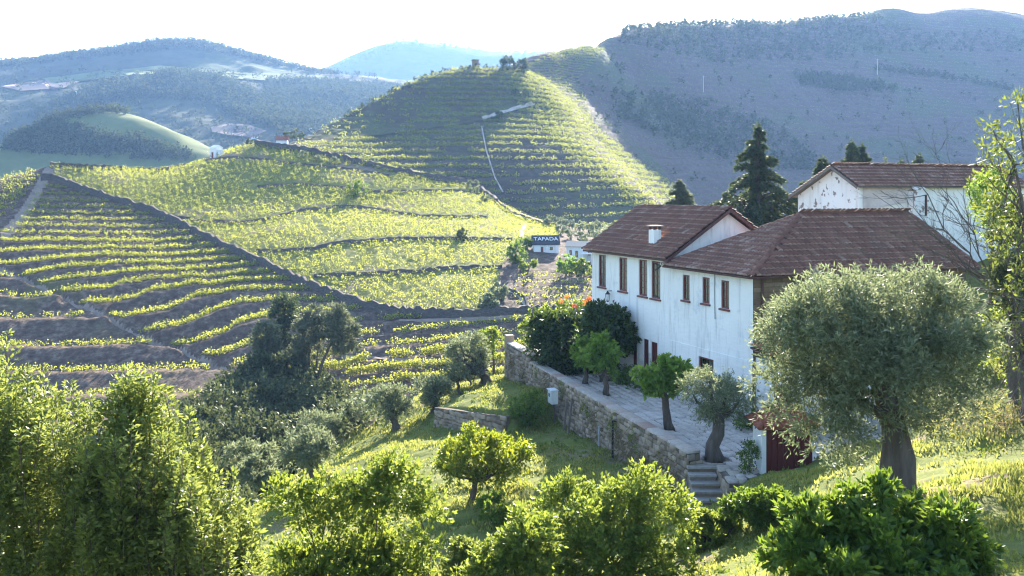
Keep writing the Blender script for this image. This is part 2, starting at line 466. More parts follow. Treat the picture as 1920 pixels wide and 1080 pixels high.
# ---- vineyard hill across the gully -------------------------------------------------
_c = [(-250, 820, 106), (0, 775, 109), (200, 755, 109), (400, 740, 108), (600, 735, 107), (800, 728, 107), (960, 722, 107), (1110, 715, 107),
      (-250, 690, 118), (0, 690, 119), (200, 690, 119), (400, 685, 118), (600, 672, 117), (800, 660, 117), (960, 650, 118), (1110, 650, 118),
      (-250, 600, 132), (0, 600, 132), (200, 600, 132), (400, 600, 131), (600, 600, 128), (800, 598, 127), (990, 588, 127), (1110, 588, 127), (1250, 588, 127),
      (-250, 500, 150), (0, 500, 150), (200, 500, 150), (400, 500, 150), (600, 500, 148), (800, 500, 148), (1000, 505, 148), (1110, 505, 148), (1250, 505, 148),
      (-250, 430, 165), (0, 430, 166), (200, 430, 167), (400, 430, 168), (600, 430, 166), (800, 430, 170), (1000, 450, 168), (1110, 460, 166), (1250, 470, 166),
      (-250, 390, 176), (0, 385, 177), (100, 376, 180), (300, 378, 182), (500, 380, 184), (700, 380, 188), (900, 395, 192), (1000, 425, 188), (1100, 440, 186), (1250, 450, 186),
      (-250, 360, 186), (-100, 350, 189), (0, 337, 190), (60, 324, 193), (95, 311, 196), (200, 316, 200), (300, 322, 203), (400, 297, 212), (440, 279, 217), (490, 271, 221),
      (560, 281, 222), (650, 300, 222), (750, 319, 222), (850, 339, 222), (900, 362, 220), (950, 388, 214), (1010, 412, 208), (1110, 432, 204), (1250, 445, 204)]
_b = []
for (px, py, Y) in _c[-19:]:
    q = P(px, py, Y)
    _b.append((q[0] * 1.12, Y + 24, q[2] - 10)); _b.append((q[0] * 1.25, Y + 50, q[2] - 26))
_c += [(20, 700, 104)] * 0
tps_A = hill_tps(_c, _b, 60., 2e-3)

TR = {0: [(75, 352), (140, 353), (180, 358)], 1: [(72, 366), (190, 368)], 2: [(65, 378), (215, 380)], 3: [(55, 389), (250, 392)],
      4: [(48, 401), (285, 404)], 5: [(38, 412), (300, 416)], 6: [(20, 424), (340, 429)], 7: [(0, 436), (200, 441), (375, 438)],
      8: [(0, 453), (150, 453), (300, 456), (405, 450)], 9: [(0, 473), (120, 469), (260, 468), (430, 463)],
      10: [(15, 497), (110, 487), (200, 481), (320, 481), (460, 474)], 11: [(60, 515), (140, 502), (220, 495), (330, 494), (480, 487)],
      12: [(128, 534), (165, 520), (260, 512), (350, 508), (500, 498)], 13: [(222, 556), (232, 532), (290, 524), (380, 522), (535, 510)],
      14: [(270, 580), (292, 545), (367, 532), (440, 530), (580, 526)], 15: [(328, 606), (350, 566), (433, 548), (500, 545), (625, 545)],
      16: [(376, 626), (398, 587), (467, 568), (540, 565), (665, 564)], 17: [(425, 650), (436, 615), (503, 594), (580, 588), (700, 580)],
      18: [(470, 668), (485, 640), (560, 612), (640, 605), (745, 598)], 19: [(520, 676), (545, 655), (640, 632), (760, 624), (950, 606)],
      20: [(570, 690), (600, 675), (680, 652), (800, 644), (960, 626)], 21: [(600, 706), (640, 692), (720, 672), (820, 664), (970, 650)],
      22: [(620, 722), (660, 706), (720, 697), (800, 694), (970, 680)], 23: [(640, 740), (690, 724), (760, 715), (830, 713), (970, 704)]}
for k in range(12, 24):
    (x0, y0), (x1, y1) = TR[k][:2]; TR[k][0] = (x0 - 14, y1 + (y0 - y1) * .4)
_tp, _tv = [], []
for k, ln in TR.items():
    for q in resample(ln, 45): _tp.append(q); _tv.append(k)
tps_T = TPS(_tp, _tv, 100., 5e-3)
TL = {0: [(-250, 505), (0, 519), (60, 524)], 1: [(-250, 545), (0, 553), (110, 552)], 2: [(-250, 595), (0, 598), (180, 594), (260, 597)],
      3: [(-250, 650), (0, 650), (150, 650), (350, 640)], 4: [(-250, 698), (0, 698), (140, 697), (390, 693)], 5: [(-250, 745), (0, 745), (400, 740)]}
_tp, _tv = [], []
for k, ln in TL.items():
    for q in resample(ln, 60): _tp.append(q); _tv.append(k)
tps_TL = TPS(_tp, _tv, 100., 5e-3)
DIAG = [(78, 338), (97, 337), (160, 361), (280, 397), (400, 456), (480, 492), (590, 545), (680, 578), (750, 592), (850, 594), (990, 587), (1110, 587)]
POLY_T = DIAG + [(1300, 587), (1300, 840), (-300, 840), (-300, 440), (0, 428), (40, 395)]
LROAD = [(-300, 400), (0, 503), (110, 552), (215, 603), (300, 640), (390, 676), (440, 695)]
POLY_L = LROAD + [(440, 840), (-300, 840)]
POLY_V = [(97, 311), (300, 323), (380, 300), (440, 279), (490, 271), (700, 309), (880, 348), (930, 382), (1000, 413), (1048, 432), (1048, 447), (985, 446), (955, 470),
          (935, 515), (925, 578), (850, 590), (750, 588), (680, 573), (590, 540), (480, 487), (400, 450), (280, 391), (160, 355), (100, 333)]
POLY_G = [(1000, 492), (1110, 480), (1200, 480), (1200, 580), (975, 580), (955, 545), (985, 510)]

def proj(x, Y, z): return 960 + F * x / Y, HZ + F * (CZ - z) / Y
def sstep(d, w): t = np.clip(d / w, 0, 1); return t * t * (3 - 2 * t)

def zA_fields(x, Y):
    zs = tps_A(x, Y)
    px, py = proj(x, Y, zs)
    inT = inside(px, py, POLY_T); inL = inside(px, py, POLY_L)
    tu, tl = tps_T(px, py), tps_TL(px, py)
    # fall of ground from one tread to the next
    return zs, px, py, inT & ~inL, inT & inL, tu, tl
def zA(x, Y):
    x = np.asarray(x, float); Y = np.asarray(Y, float)
    zs, px, py, mU, mL, tu, tl = zA_fields(x, Y)
    e = .6
    z2 = tps_A(x, Y + e); px2, py2 = proj(x, Y + e, z2)
    dz = (z2 - zs)
    DU = dz / np.clip(tps_T(px, py) - tps_T(px2, py2), .02, None); DL = dz / np.clip(tl - tps_TL(px2, py2), .015, None)
    edge = sstep(pdist(px, py, DIAG), 7) * sstep(pdist(px, py, LROAD), 7)
    z = zs.copy()
    z = np.where(mU, z + np.clip(DU, 0, 4.0) * g_step(tu, -.30, .25) * edge * .95, z)
    z = np.where(mL, z + np.clip(DL, 0, 6.0) * g_step(tl, -.2, .16) * edge * .95, z)
    # cut of the two tracks, rubble on the nose between the terraces
    z -= .5 * (1 - sstep(pdist(px, py, LROAD), 6))
    nose = (1 - sstep(pdist(px, py, [(120, 560), (230, 600), (330, 640), (430, 690)]), 45)) * (py > 500)
    z += nose * .9 * fbm(x / 2.2, Y / 2.2, 5) + .22 * fbm(x / 1.6, Y / 1.6, 3)
    return z

def paint_hill():
    me = ghill.data
    me.materials.append(M['vineground']); me.materials.append(M['path_earth'])
    n = len(me.polygons); c = np.empty(n * 3); me.polygons.foreach_get('center', c); c = c.reshape(-1, 3)
    px, py = proj(c[:, 0], c[:, 1], tps_A(c[:, 0], c[:, 1]))
    mi = np.where(inside(px, py, POLY_V), 1, 0)
    mi = np.where((pdist(px, py, LROAD) < 3.6) | (pdist(px, py, [(10, 440), (40, 405), (62, 372), (80, 340), (90, 322)]) < 9), 2, mi)
    me.polygons.foreach_set('material_index', mi.astype(np.int32))
ghill = terrain('vineyard_hill', zA, -260, 1500, 540, np.r_[np.linspace(100, 226, 330), np.linspace(228, 275, 24)], M['schist'])
paint_hill()
# ---- terraced hill in the middle ---------------------------------------------------
_c = [(380, 300, 232), (480, 281, 236), (560, 288, 238), (700, 317, 240), (850, 350, 240), (920, 384, 236), (1000, 420, 226), (1100, 440, 224), (1250, 455, 226), (1400, 480, 230),
      (600, 270, 258), (700, 275, 262), (800, 300, 254), (900, 320, 250), (960, 360, 240), (1000, 370, 238), (1100, 380, 242), (1200, 400, 243),
      (650, 248, 278), (700, 245, 281), (800, 240, 283), (900, 240, 283), (1000, 280, 265), (1100, 310, 265), (1200, 360, 258),
      (560, 264, 288), (600, 244, 298), (650, 218, 307), (720, 181, 316), (780, 153, 322), (830, 135, 328), (890, 129, 332), (940, 131, 337), (985, 136, 345), (1020, 150, 352),
      (720, 215, 297), (800, 190, 305), (900, 190, 305), (960, 190, 307), (1000, 210, 303), (1060, 250, 291), (1040, 190, 322), (1100, 262, 300), (1180, 332, 282), (1250, 385, 268)]
_x = []
for (px, py, Y) in [(560, 264, 288), (600, 244, 298), (650, 218, 307), (720, 181, 316), (780, 153, 322), (830, 135, 328), (890, 129, 332), (940, 131, 337)]:
    q = P(px, py, Y); _x.append((q[0] * 1.1 - 4, Y + 30, q[2] - 12)); _x.append((q[0] * 1.2 - 10, Y + 70, q[2] - 40))
for (px, py, Y) in [(400, 305, 290), (450, 300, 300)]:
    q = P(px, py, Y); _x.append((q[0], Y, q[2] - 14))
for (px, py, Y, dr) in [(1130, 255, 325, 3), (1210, 325, 306, 4.5), (1290, 385, 294, 8), (1340, 400, 285, 9), (1075, 190, 345, 2.5), (1400, 420, 290, 9)]:
    q = P(px, py, Y); _x.append((q[0], Y, q[2] - dr))
tps_B = hill_tps(_c, _x, 60., 2e-3)
HB = 2.15
def zB(x, Y):
    zs = tps_B(x, Y)
    w = 1.4 * fbm(x / 45, Y / 45, 21)
    return zs + HB * .9 * g_step(-(zs + w) / HB, -.22, .2) + .25 * fbm(x / 3, Y / 3, 9)
terrain('terraced_hill', zB, 350, 1420, 330, np.r_[np.linspace(224, 352, 300), np.linspace(354, 420, 30)], M['midhill'])
# ---- big shaded hill on the right ---------------------------------------------------
_c = [(700, 430, 262), (900, 425, 268), (1050, 430, 275), (1200, 425, 285), (1400, 420, 292), (1600, 420, 296), (1800, 420, 298), (2100, 420, 300), (2400, 420, 300),
      (1300, 262, 362), (1500, 255, 366), (1700, 255, 366), (1900, 255, 366), (2200, 255, 366),
      (1110, 175, 395), (1200, 160, 425), (1350, 140, 440), (1500, 140, 440), (1700, 135, 443), (1900, 130, 445), (2200, 130, 445),
      (940, 140, 392), (985, 130, 396), (1040, 104, 415), (1070, 93, 430), (1100, 82, 445), (1140, 69, 462), (1180, 57, 480), (1220, 51, 490), (1260, 47, 500), (1330, 46, 503), (1400, 45, 505), (1500, 41, 505), (1560, 32, 508),
      (1650, 30, 505), (1750, 40, 495), (1850, 46, 490), (1920, 48, 490), (2200, 52, 490),
      (1640, 21, 535), (1750, 24, 550), (1920, 32, 550), (2200, 40, 550)]
def cY(px, Y): return Y * (1 + .5 * float(np.clip((px - 1040.) / 900., 0, 1.3)))
_c = [(px, py, cY(px, Y)) for px, py, Y in _c] + [(1030, 165, 366), (1105, 262, 326), (1185, 332, 303), (1258, 386, 282), (1330, 405, 278)]
_x = []
for (px, py, Y) in [(940, 140, 392), (985, 130, 396), (1040, 104, 415), (1100, 82, 445), (1180, 57, 480), (1260, 48, 500), (1400, 46, 505), (1500, 42, 505), (1600, 30, 515)]:
    Y = cY(px, Y)
    q = P(px, py, Y); _x.append((q[0] * 1.08, Y + 70, q[2] - 16)); _x.append((q[0] * 1.16, Y + 160, q[2] - 60))
for (px, py, Y) in [(1750, 24, 550), (1920, 32, 550), (2200, 40, 550)]:
    Y = cY(px, Y)
    q = P(px, py, Y); _x.append((q[0], Y + 60, q[2] - 12)); _x.append((q[0], Y + 120, q[2] - 50))
tps_C = hill_tps(_c, _x, 80., 1e-2)
HC = 3.0
def zC(x, Y):
    zs = tps_C(x, Y)
    w = 2.0 * fbm(x / 70, Y / 70, 31)
    flat = 1 - .9 * sstep(vnoise(x / 60, Y / 40, 77) - .18, .2) * (Y > 330)
    return zs + HC * .85 * g_step(-(zs + w) / HC, -.22, .2) * flat + 1.1 * fbm(x / 22, Y / 22, 33) + .4 * fbm(x / 4, Y / 4, 35)
terrain('shaded_hill', zC, 690, 2350, 360, np.r_[np.linspace(258, 830, 480), np.linspace(836, 980, 20)], M['redhill'])
KD = .62
# ---- far hills on the left ------------------------------------------------------------
_c = [(-300, 128, 1800), (0, 116, 1800), (150, 106, 1820), (230, 93, 1830), (340, 79, 1840), (420, 92, 1860), (500, 112, 1880), (590, 131, 1900), (680, 142, 1920), (800, 150, 1940), (1000, 165, 1960),
      (-300, 165, 1560), (0, 165, 1560), (150, 160, 1600), (340, 128, 1660), (480, 140, 1680), (600, 156, 1700), (750, 170, 1720), (900, 190, 1740),
      (-300, 190, 1400), (0, 190, 1400), (150, 190, 1400), (340, 150, 1490), (450, 175, 1440), (600, 190, 1440), (750, 210, 1440), (900, 230, 1440),
      (-300, 300, 1120), (0, 300, 1120), (200, 290, 1120), (400, 240, 1200), (500, 235, 1220), (600, 240, 1200), (800, 280, 1200),
      (-300, 335, 960), (0, 335, 960), (200, 335, 960), (400, 305, 1000), (600, 300, 1040), (800, 330, 1040)]
_c = [(a, b, c * KD) for a, b, c in _c]; _x = []
for (px, py, Y) in _c[:11]:
    q = P(px, py, Y); _x.append((q[0] * 1.05, Y + 180 * KD, q[2] - 44 * KD)); _x.append((q[0] * 1.15, Y + 440 * KD, q[2] - 220 * KD))
tps_D = hill_tps(_c, _x, 300., 2e-3)
def zD(x, Y): return tps_D(x, Y) + 12 * fbm(x / 120, Y / 120, 41, 4) * sstep(Y - 940 * KD, 100) * .8 + 2.0 * fbm(x / 15, Y / 15, 43)
terrain('far_hill', zD, -320, 1010, 240, np.linspace(920, 2320, 240) * KD, M['farhill'])
_c = [(-250, 318, 800), (-100, 300, 810), (20, 318, 820), (120, 322, 820), (240, 325, 820), (360, 318, 824), (420, 312, 828),
      (-100, 285, 880), (30, 262, 890), (75, 240, 904), (130, 220, 916), (200, 207, 924), (255, 213, 920), (300, 235, 904), (345, 256, 892), (390, 276, 880), (440, 292, 872), (-250, 300, 870),
      (60, 290, 850), (150, 268, 856), (230, 258, 860), (300, 275, 856), (360, 295, 848)]
_c = [(a, b, c * KD) for a, b, c in _c]; _x = []
for (px, py, Y) in _c[7:18]:
    q = P(px, py, Y); _x.append((q[0] * 1.03, Y + 70 * KD, q[2] - 16 * KD)); _x.append((q[0] * 1.1, Y + 170 * KD, q[2] - 64 * KD))
tps_D2 = hill_tps(_c, _x, 160., 2e-3)
def zD2(x, Y): return tps_D2(x, Y) + 1.9 * fbm(x / 22, Y / 22, 47)
terrain('knoll', zD2, -260, 450, 120, np.linspace(770, 1090, 100) * KD, M['farfield'])
_c = [(400, 230, 2000), (600, 210, 2000), (800, 210, 2000), (1100, 210, 2000), (1400, 210, 2000),
      (450, 190, 2260), (560, 145, 2260), (610, 130, 2270), (650, 112, 2270), (700, 92, 2280), (740, 79, 2290), (765, 75, 2290), (850, 84, 2300), (940, 92, 2300), (1030, 98, 2300), (1200, 110, 2300), (1400, 125, 2300)]
_x = []
for (px, py, Y) in _c[5:]:
    q = P(px, py, Y); _x.append((q[0] * 1.1, Y + 360, q[2] - 180))
tps_E = hill_tps(_c, _x, 400., 2e-3)
terrain('distant_peak', lambda x, Y: tps_E(x, Y) + 18 * fbm(x / 220, Y / 220, 51, 4), 380, 1420, 130, np.linspace(1970, 2660, 90), M['farhill'])
# ---- valley floor: one sheet out to the horizon -------------------------------------
_g = np.linspace(-1, 1, 41); _g = np.sign(_g) * np.abs(_g) ** 2.5 * 3000
terrain('valley_ground', lambda x, Y: -34 - 3 * fbm(x / 200, Y / 200, 61) + 0 * x, -3200, 3200, 81, np.sort(np.r_[_g + 300]), M['valley'], xabs=True)

# ---- the near slope: grass bank, ground under house and terrace, gully --------------
W0, W1 = np.array((6.5, 34.8)), np.array((-0.35, 58.3))          # foot line of the retaining wall, near end to far end
_wd = (W1 - W0) / np.linalg.norm(W1 - W0); _wn = np.array((-_wd[1], _wd[0]))    # _wn points to the grass side
_c = [(1300, 960, 32.8), (1080, 805, 46.6), (950, 706, 58.6), (880, 932, 37), (800, 1000, 33), (640, 872, 46), (741, 806, 53), (640, 905, 42.5), (500, 955, 42), (560, 1000, 37),
      (815, 802, 51.5), (930, 718, 58), (1000, 900, 38.5), (1150, 905, 37.3), (1480, 922, 29), (1550, 885, 30), (1400, 905, 32.8), (1680, 925, 22), (1900, 855, 26), (1900, 730, 32),
      (1900, 1000, 18), (1750, 1010, 17), (1480, 1010, 24), (1300, 1050, 25.5)]
_x = [(0, 0, 8.2), (0, 10, 4.2), (-10, 10, 1.5), (-15, 20, -3), (-9, 25, -3.2), (0, 20, .3), (5, 20, 1.8), (10, 10, 5.2), (20, 10, 7), (20, 25, 5.0), (0, -12, 9.5), (25, -10, 11), (-25, -10, 4),
      (30, 40, 6.), (17, 36, 1.2), (22, 48, 2.5), (32, 55, 5.5), (42, 60, 8), (34, 75, 5), (15, 75, -1.5), (5, 66, -2.4), (3, 75, -5), (-2, 72, -6.5), (20, 92, -8), (0, 92, -12), (45, 92, -2), (60, 70, 10), (60, 20, 12),
      (10, 45, -1.2), (13, 38, -.8), (6, 55, -1.2), (12, 58, -1.5), (9, 34.5, -.3),
      (-15, 41, -5.4), (-17, 50, -9), (-24, 45, -11), (-12, 62, -7.5), (-9, 60, -4.3), (-6, 67, -5.5), (-20, 70, -16), (-40, 60, -19), (-32, 85, -19), (-15, 90, -16), (-30, 20, -9), (-40, 0, -6), (-45, 35, -16),
      (-60, 60, -24), (-60, 90, -24), (-60, 20, -16), (-50, 105, -18), (-20, 107, -15), (10, 107, -13.5), (40, 107, -10)]
tps_N = hill_tps(_c, _x, 20., 2e-3)
# a low dry wall holds a step in the grass; trodden edges elsewhere
LW0, LW1 = P(815, 800, 51.5), P(948, 802, 47.0)
def zN(x, Y):
    x = np.asarray(x, float); Y = np.asarray(Y, float)
    z = tps_N(x, Y) + .25 * fbm(x / 1.7, Y / 1.7, 71) + .10 * fbm(x / .5, Y / .5, 73)
    # level shelf behind the low wall
    d = LW1[:2] - LW0[:2]; L = np.linalg.norm(d); d = d / L; nrm_ = np.array((-d[1], d[0]))
    a = (x - LW0[0]) * d[0] + (Y - LW0[1]) * d[1]; b = (x - LW0[0]) * nrm_[0] + (Y - LW0[1]) * nrm_[1]
    m = sstep(a + .8, .8) * sstep(L + .5 - a, 1.2) * sstep(b, .25) * (1 - sstep(b - 3.5, 4))
    z = z + m * 1.0
    # keep the soil under the terrace and the house
    bb = (x - W0[0]) * _wn[0] + (Y - W0[1]) * _wn[1]; aa = (x - W0[0]) * _wd[0] + (Y - W0[1]) * _wd[1]
    t = (bb < -.25) & (aa > -.3) & (bb > -13) & (aa < 27)
    z = np.where(t, np.minimum(z, -.35), z)
    st = (x > 6.25) & (x < 7.75) & (Y > 32.2) & (Y < 35.2)
    return np.where(st, np.minimum(z, -1.45 + .5 * np.clip(Y - 32.7, 0, 3)), z)
ngx = np.linspace(-62, 62, 400)
terrain('near_slope', zN, -62, 62, 420, np.r_[np.linspace(-12, 20, 60), np.linspace(20.3, 66, 230), np.linspace(66.6, 110, 80)], M['turf'], xabs=True)
# ================================================================== BUILDINGS
C0 = np.array((10.45, 40.7)); HU = np.array((-.382, .924)); HV = np.array((.924, .382))
def H(a, b, z):                       # house frame: a along the terrace front, b into the building
    q = C0 + a * HU + b * HV; return np.array((q[0], q[1], z))
def front_ab(px, py, b=0.):           # point of the terrace front seen at a photo pixel
    k = (px - 960) / F; o = C0 + b * HV
    a = (k * o[1] - o[0]) / (HU[0] - k * HU[1])
    Y = o[1] + a * HU[1]
    return a, CZ - (py - HZ) / F * Y

# ---- roof tiles -----------------------------------------------------------------------
TW, TL_ = .25, .42
def tile_verts():
    """one barrel tile: arched across, lip at the lower end, slightly lifted"""
    xs = np.linspace(-.5, .5, 6) * TW * 1.04; zs = .062 * np.cos(np.linspace(-1, 1, 6) * 1.45)
    V = []
    for y, lift in ((-.03, .085), (TL_ + .02, 0.0)):
        for x, z in zip(xs, zs): V.append((x * (1.0 if y < 0 else .9), y, z + lift))
    for x, z in zip(xs, zs): V.append((x * .97, -.03, z * .45 + .004))
    Fc = [(i, i + 1, i + 7, i + 6) for i in range(5)] + [(i + 1, i, i + 12, i + 13) for i in range(5)]
    return np.array(V), np.array(Fc)
TV, TF = tile_verts()
def ridge_verts():
    t = np.linspace(-1.35, 1.35, 7); V = []
    for y, r in ((-.24, .135), (.24, .115)):
        for a in t: V.append((r * math.sin(a), y, r * math.cos(a) - .04))
    for a in t: V.append((.095 * math.sin(a), -.24, .095 * math.cos(a) - .04))
    Fc = [(i, i + 1, i + 8, i + 7) for i in range(6)] + [(i + 1, i, i + 14, i + 15) for i in range(6)]
    return np.array(V), np.array(Fc)
RV, RF = ridge_verts()
_mesh_cache = {}
def shared(name, V, Fc, mat, smooth=False):
    k = (name, mat.name)
    if k not in _mesh_cache:
        me = np_mesh(name, V, Fc, smooth); me.materials.append(mat); _mesh_cache[k] = me
    return _mesh_cache[k]

def roof_planes(roof, planes, mat, nparts=300, tw=TW, tl=TL_):
    """planes: corner lists, first two corners on the eave; tiles in courses, the nearest ones single objects"""
    T = []
    for corners in planes:
        O = np.array(corners[0], float); e = np.array(corners[1], float) - O; e /= np.linalg.norm(e)
        q = np.array(corners[2], float) - O
        nn = np.cross(e, q); nn /= np.linalg.norm(nn)
        if nn[2] < 0: nn = -nn
        s = np.cross(nn, e)
        if np.dot(s, q) < 0: s = -s
        poly = [((np.array(c) - O) @ e, (np.array(c) - O) @ s) for c in corners]
        E = max(p[0] for p in poly); E0 = min(p[0] for p in poly); S = max(p[1] for p in poly)
        for j in range(int(S / tl) + 1):
            for i in range(int((E - E0) / tw) + 1):
                cx, cy = E0 + (i + .5) * tw, j * tl
                if not inside(np.array([cx]), np.array([min(cy + tl * .5, S - .01)]), poly)[0]: continue
                dx, dz = rng.normal(0, .008), rng.normal(0, .008)
                pos = O + e * (cx + dx) + s * (cy + rng.normal(0, .006)) + nn * (.025 + abs(dz))
                ang = rng.normal(0, .025)
                e2 = e * math.cos(ang) + s * math.sin(ang); s2 = np.cross(nn, e2)
                if np.dot(s2, s) < 0: s2 = -s2
                face = nn @ (np.array((0, 0, CZ)) - pos)
                T.append((face <= 0, np.linalg.norm(pos - np.array((0, 0, CZ))), pos, e2, s2, nn))
    T.sort(key=lambda t: (t[0], t[1]))
    V = TV * np.array((tw / TW, tl / TL_, 1))
    me = shared('tile_%d' % int(tw * 1000), V, TF, mat)
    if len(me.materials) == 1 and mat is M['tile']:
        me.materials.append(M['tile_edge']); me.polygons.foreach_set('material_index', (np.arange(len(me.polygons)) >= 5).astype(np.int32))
    off = wloc(roof)
    for t in T[:nparts]:
        o = bpy.data.objects.new('tile', me); COL.objects.link(o); o.parent = roof
        p = t[2] - off
        o.matrix_local = Matrix(((t[3][0], t[4][0], t[5][0], p[0]), (t[3][1], t[4][1], t[5][1], p[1]), (t[3][2], t[4][2], t[5][2], p[2]), (0, 0, 0, 1)))
    rest = T[nparts:]
    if rest:
        VV = np.concatenate([t[2] - off + V[:, :1] * t[3] + V[:, 1:2] * t[4] + V[:, 2:] * t[5] for t in rest])
        FF = np.concatenate([TF + i * len(V) for i in range(len(rest))])
        o = tag(link_mesh('tile_courses', np_mesh('tile_courses', VV, FF), mat, roof), kind='stuff')
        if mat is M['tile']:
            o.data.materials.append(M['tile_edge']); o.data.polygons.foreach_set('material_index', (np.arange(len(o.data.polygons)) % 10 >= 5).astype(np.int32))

def ridge_line(roof, p, q, mat, step=.40):
    p, q = np.array(p, float), np.array(q, float); L = np.linalg.norm(q - p); d = (q - p) / L
    up = np.array((0, 0, 1.)) - d * d[2]; up /= np.linalg.norm(up); side = np.cross(d, up)
    me = shared('ridge_tile', RV, RF, mat, False); off = wloc(roof)
    for i in range(int(L / step)):
        c = p + d * (i + .5) * step - off + up * rng.normal(.03, .006) + side * rng.normal(0, .008)
        o = bpy.data.objects.new('ridge_tile', me); COL.objects.link(o); o.parent = roof
        o.matrix_local = Matrix(((side[0], d[0], up[0], c[0]), (side[1], d[1], up[1], c[1]), (side[2], d[2], up[2], c[2]), (0, 0, 0, 1)))

def pierced_wall(mb, fr, a0, a1, z0, z1, holes, depth=.22):
    """outer skin at b=0 with openings and their reveals; fr(a,b,z)"""
    A = sorted({a0, a1, *[h[0] for h in holes], *[h[1] for h in holes]}); Z = sorted({z0, z1, *[h[2] for h in holes], *[h[3] for h in holes]})
    for x0, x1 in zip(A[:-1], A[1:]):
        for y0, y1 in zip(Z[:-1], Z[1:]):
            cx, cy = (x0 + x1) / 2, (y0 + y1) / 2
            if any(h[0] < cx < h[1] and h[2] < cy < h[3] for h in holes): continue
            mb.add([fr(x0, 0, y0), fr(x1, 0, y0), fr(x1, 0, y1), fr(x0, 0, y1)], [(0, 1, 2, 3)])
    for h in holes:
        x0, x1, y0, y1 = h
        mb.add([fr(x0, 0, y0), fr(x0, depth, y0), fr(x0, depth, y1), fr(x0, 0, y1)], [(0, 1, 2, 3)])
        mb.add([fr(x1, 0, y0), fr(x1, depth, y0), fr(x1, depth, y1), fr(x1, 0, y1)], [(0, 1, 2, 3)])
        mb.add([fr(x0, 0, y0), fr(x0, depth, y0), fr(x1, depth, y0), fr(x1, 0, y0)], [(0, 1, 2, 3)])
        mb.add([fr(x0, 0, y1), fr(x0, depth, y1), fr(x1, depth, y1), fr(x1, 0, y1)], [(0, 1, 2, 3)])

def window(parent, fr, x0, x1, y0, y1, b=.07, bars=3, sill=True, label=None, curtain=.5, mid=True):
    t = .075
    m = MB()
    m.box(fr, x0, x0 + t, b - .03, b + .06, y0, y1).box(fr, x1 - t, x1, b - .03, b + .06, y0, y1)
    m.box(fr, x0 + t, x1 - t, b - .03, b + .06, y0, y0 + t).box(fr, x0 + t, x1 - t, b - .03, b + .06, y1 - t, y1)
    w = m.build('window', M['frame'], parent)
    if label: w['label'] = label
    xm = (x0 + x1) / 2
    mm = MB()
    if mid: mm.box(fr, xm - .022, xm + .022, b, b + .05, y0 + t, y1 - t)
    for i in range(bars):
        z = y0 + t + (y1 - y0 - 2 * t) * (i + 1) / (bars + 1)
        mm.box(fr, x0 + t, x1 - t, b + .004, b + .046, z - .014, z + .014)
    if mm.v: mm.build('glazing_bars', M['frame'], w)
    for p0, p1 in ((x0 + t, xm - .022), (xm + .022, x1 - t)):
        MB().box(fr, p0, p1, b + .02, b + .03, y0 + t, y1 - t).build('pane', M['glass'], w)
    MB().box(fr, x0 + t + .02, x0 + t + .02 + (x1 - x0 - .2) * curtain, b + .11, b + .12, y0 + t, y1 - t).build('curtain', M['curtain'], w)
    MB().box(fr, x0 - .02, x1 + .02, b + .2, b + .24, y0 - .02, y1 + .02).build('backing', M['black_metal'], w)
    if sill: MB().box(fr, x0 - .08, x1 + .08, -.09, b - .04, y0 - .09, y0 - .004).build('sill', M['frame'], w)
    return w

# ---- gabled white house ------------------------------------------------------------
A0, A1, BW = 6.72, 15.14, 6.74
EZ, RZ = 6.95, 9.16
hA = thing('gabled_house', H(11, 3.3, 0), 'long white house with brown gabled tile roof, small chimney and four tall red-framed windows', 'house')
holes = []
for (x0, x1, y0, y1) in [(1122.5, 1136, 478, 538), (1161, 1176, 483, 546), (1198, 1213.5, 487, 555), (1221.5, 1238, 490, 560)]:
    a0, zt = front_ab(x0, y0); a1, _ = front_ab(x1, y0); _, zb = front_ab((x0 + x1) / 2, y1); _, zt = front_ab((x0 + x1) / 2, y0)
    holes.append((min(a0, a1), max(a0, a1), zb, zt))
doors = []
for (x0, x1, y0) in [(1186.5, 1194, 636), (1206.5, 1216, 634.5), (1221, 1232.5, 640)]:
    a0, zt = front_ab(x0, y0); a1, _ = front_ab(x1, y0)
    doors.append((min(a0, a1), max(a0, a1), .02, zt))
w = MB()
pierced_wall(w, H, A0, A1, -.6, EZ, holes + doors)
ap = BW / 2
for a in (A0, A1):
    w.add([H(a, 0, -.6), H(a, BW, -.6), H(a, BW, EZ), H(a, ap, RZ - .06), H(a, 0, EZ)], [(0, 1, 2, 3, 4)])
w.add([H(A0, BW, -.6), H(A1, BW, -.6), H(A1, BW, EZ), H(A0, BW, EZ)], [(0, 1, 2, 3)])
w.build('wall', M['white_wall'], hA)
for i, h in enumerate(holes): window(hA, H, *h, bars=4, curtain=(1.0, .75, 1.0, .6)[i])
for h in doors:
    d = MB().box(H, h[0], h[0] + .07, .05, .14, h[2], h[3]).box(H, h[1] - .07, h[1], .05, .14, h[2], h[3]).box(H, h[0] + .07, h[1] - .07, .05, .14, h[3] - .08, h[3]).build('door', M['red_wood'], hA)
    n_ = 4; ww = (h[1] - h[0] - .14) / n_
    for k in range(n_):
        MB().box(H, h[0] + .07 + k * ww + .006, h[0] + .07 + (k + 1) * ww - .006, .09, .13, h[2], h[3] - .08).build('board', M['red_wood'], d)
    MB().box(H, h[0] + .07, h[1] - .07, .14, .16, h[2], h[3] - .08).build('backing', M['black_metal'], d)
sl = (RZ - EZ) / ap
ov, og = .42, .38
def ra(a, b): return H(a, b, EZ + (b if b <= ap else BW - b) * sl + .02)
rA = MB()
rA.slab([ra(A0 - og, -ov), ra(A1 + og, -ov), ra(A1 + og, ap), ra(A0 - og, ap)], (0, 0, .09))
rA.slab([ra(A0 - og, BW + ov), ra(A1 + og, BW + ov), ra(A1 + og, ap), ra(A0 - og, ap)], (0, 0, .09))
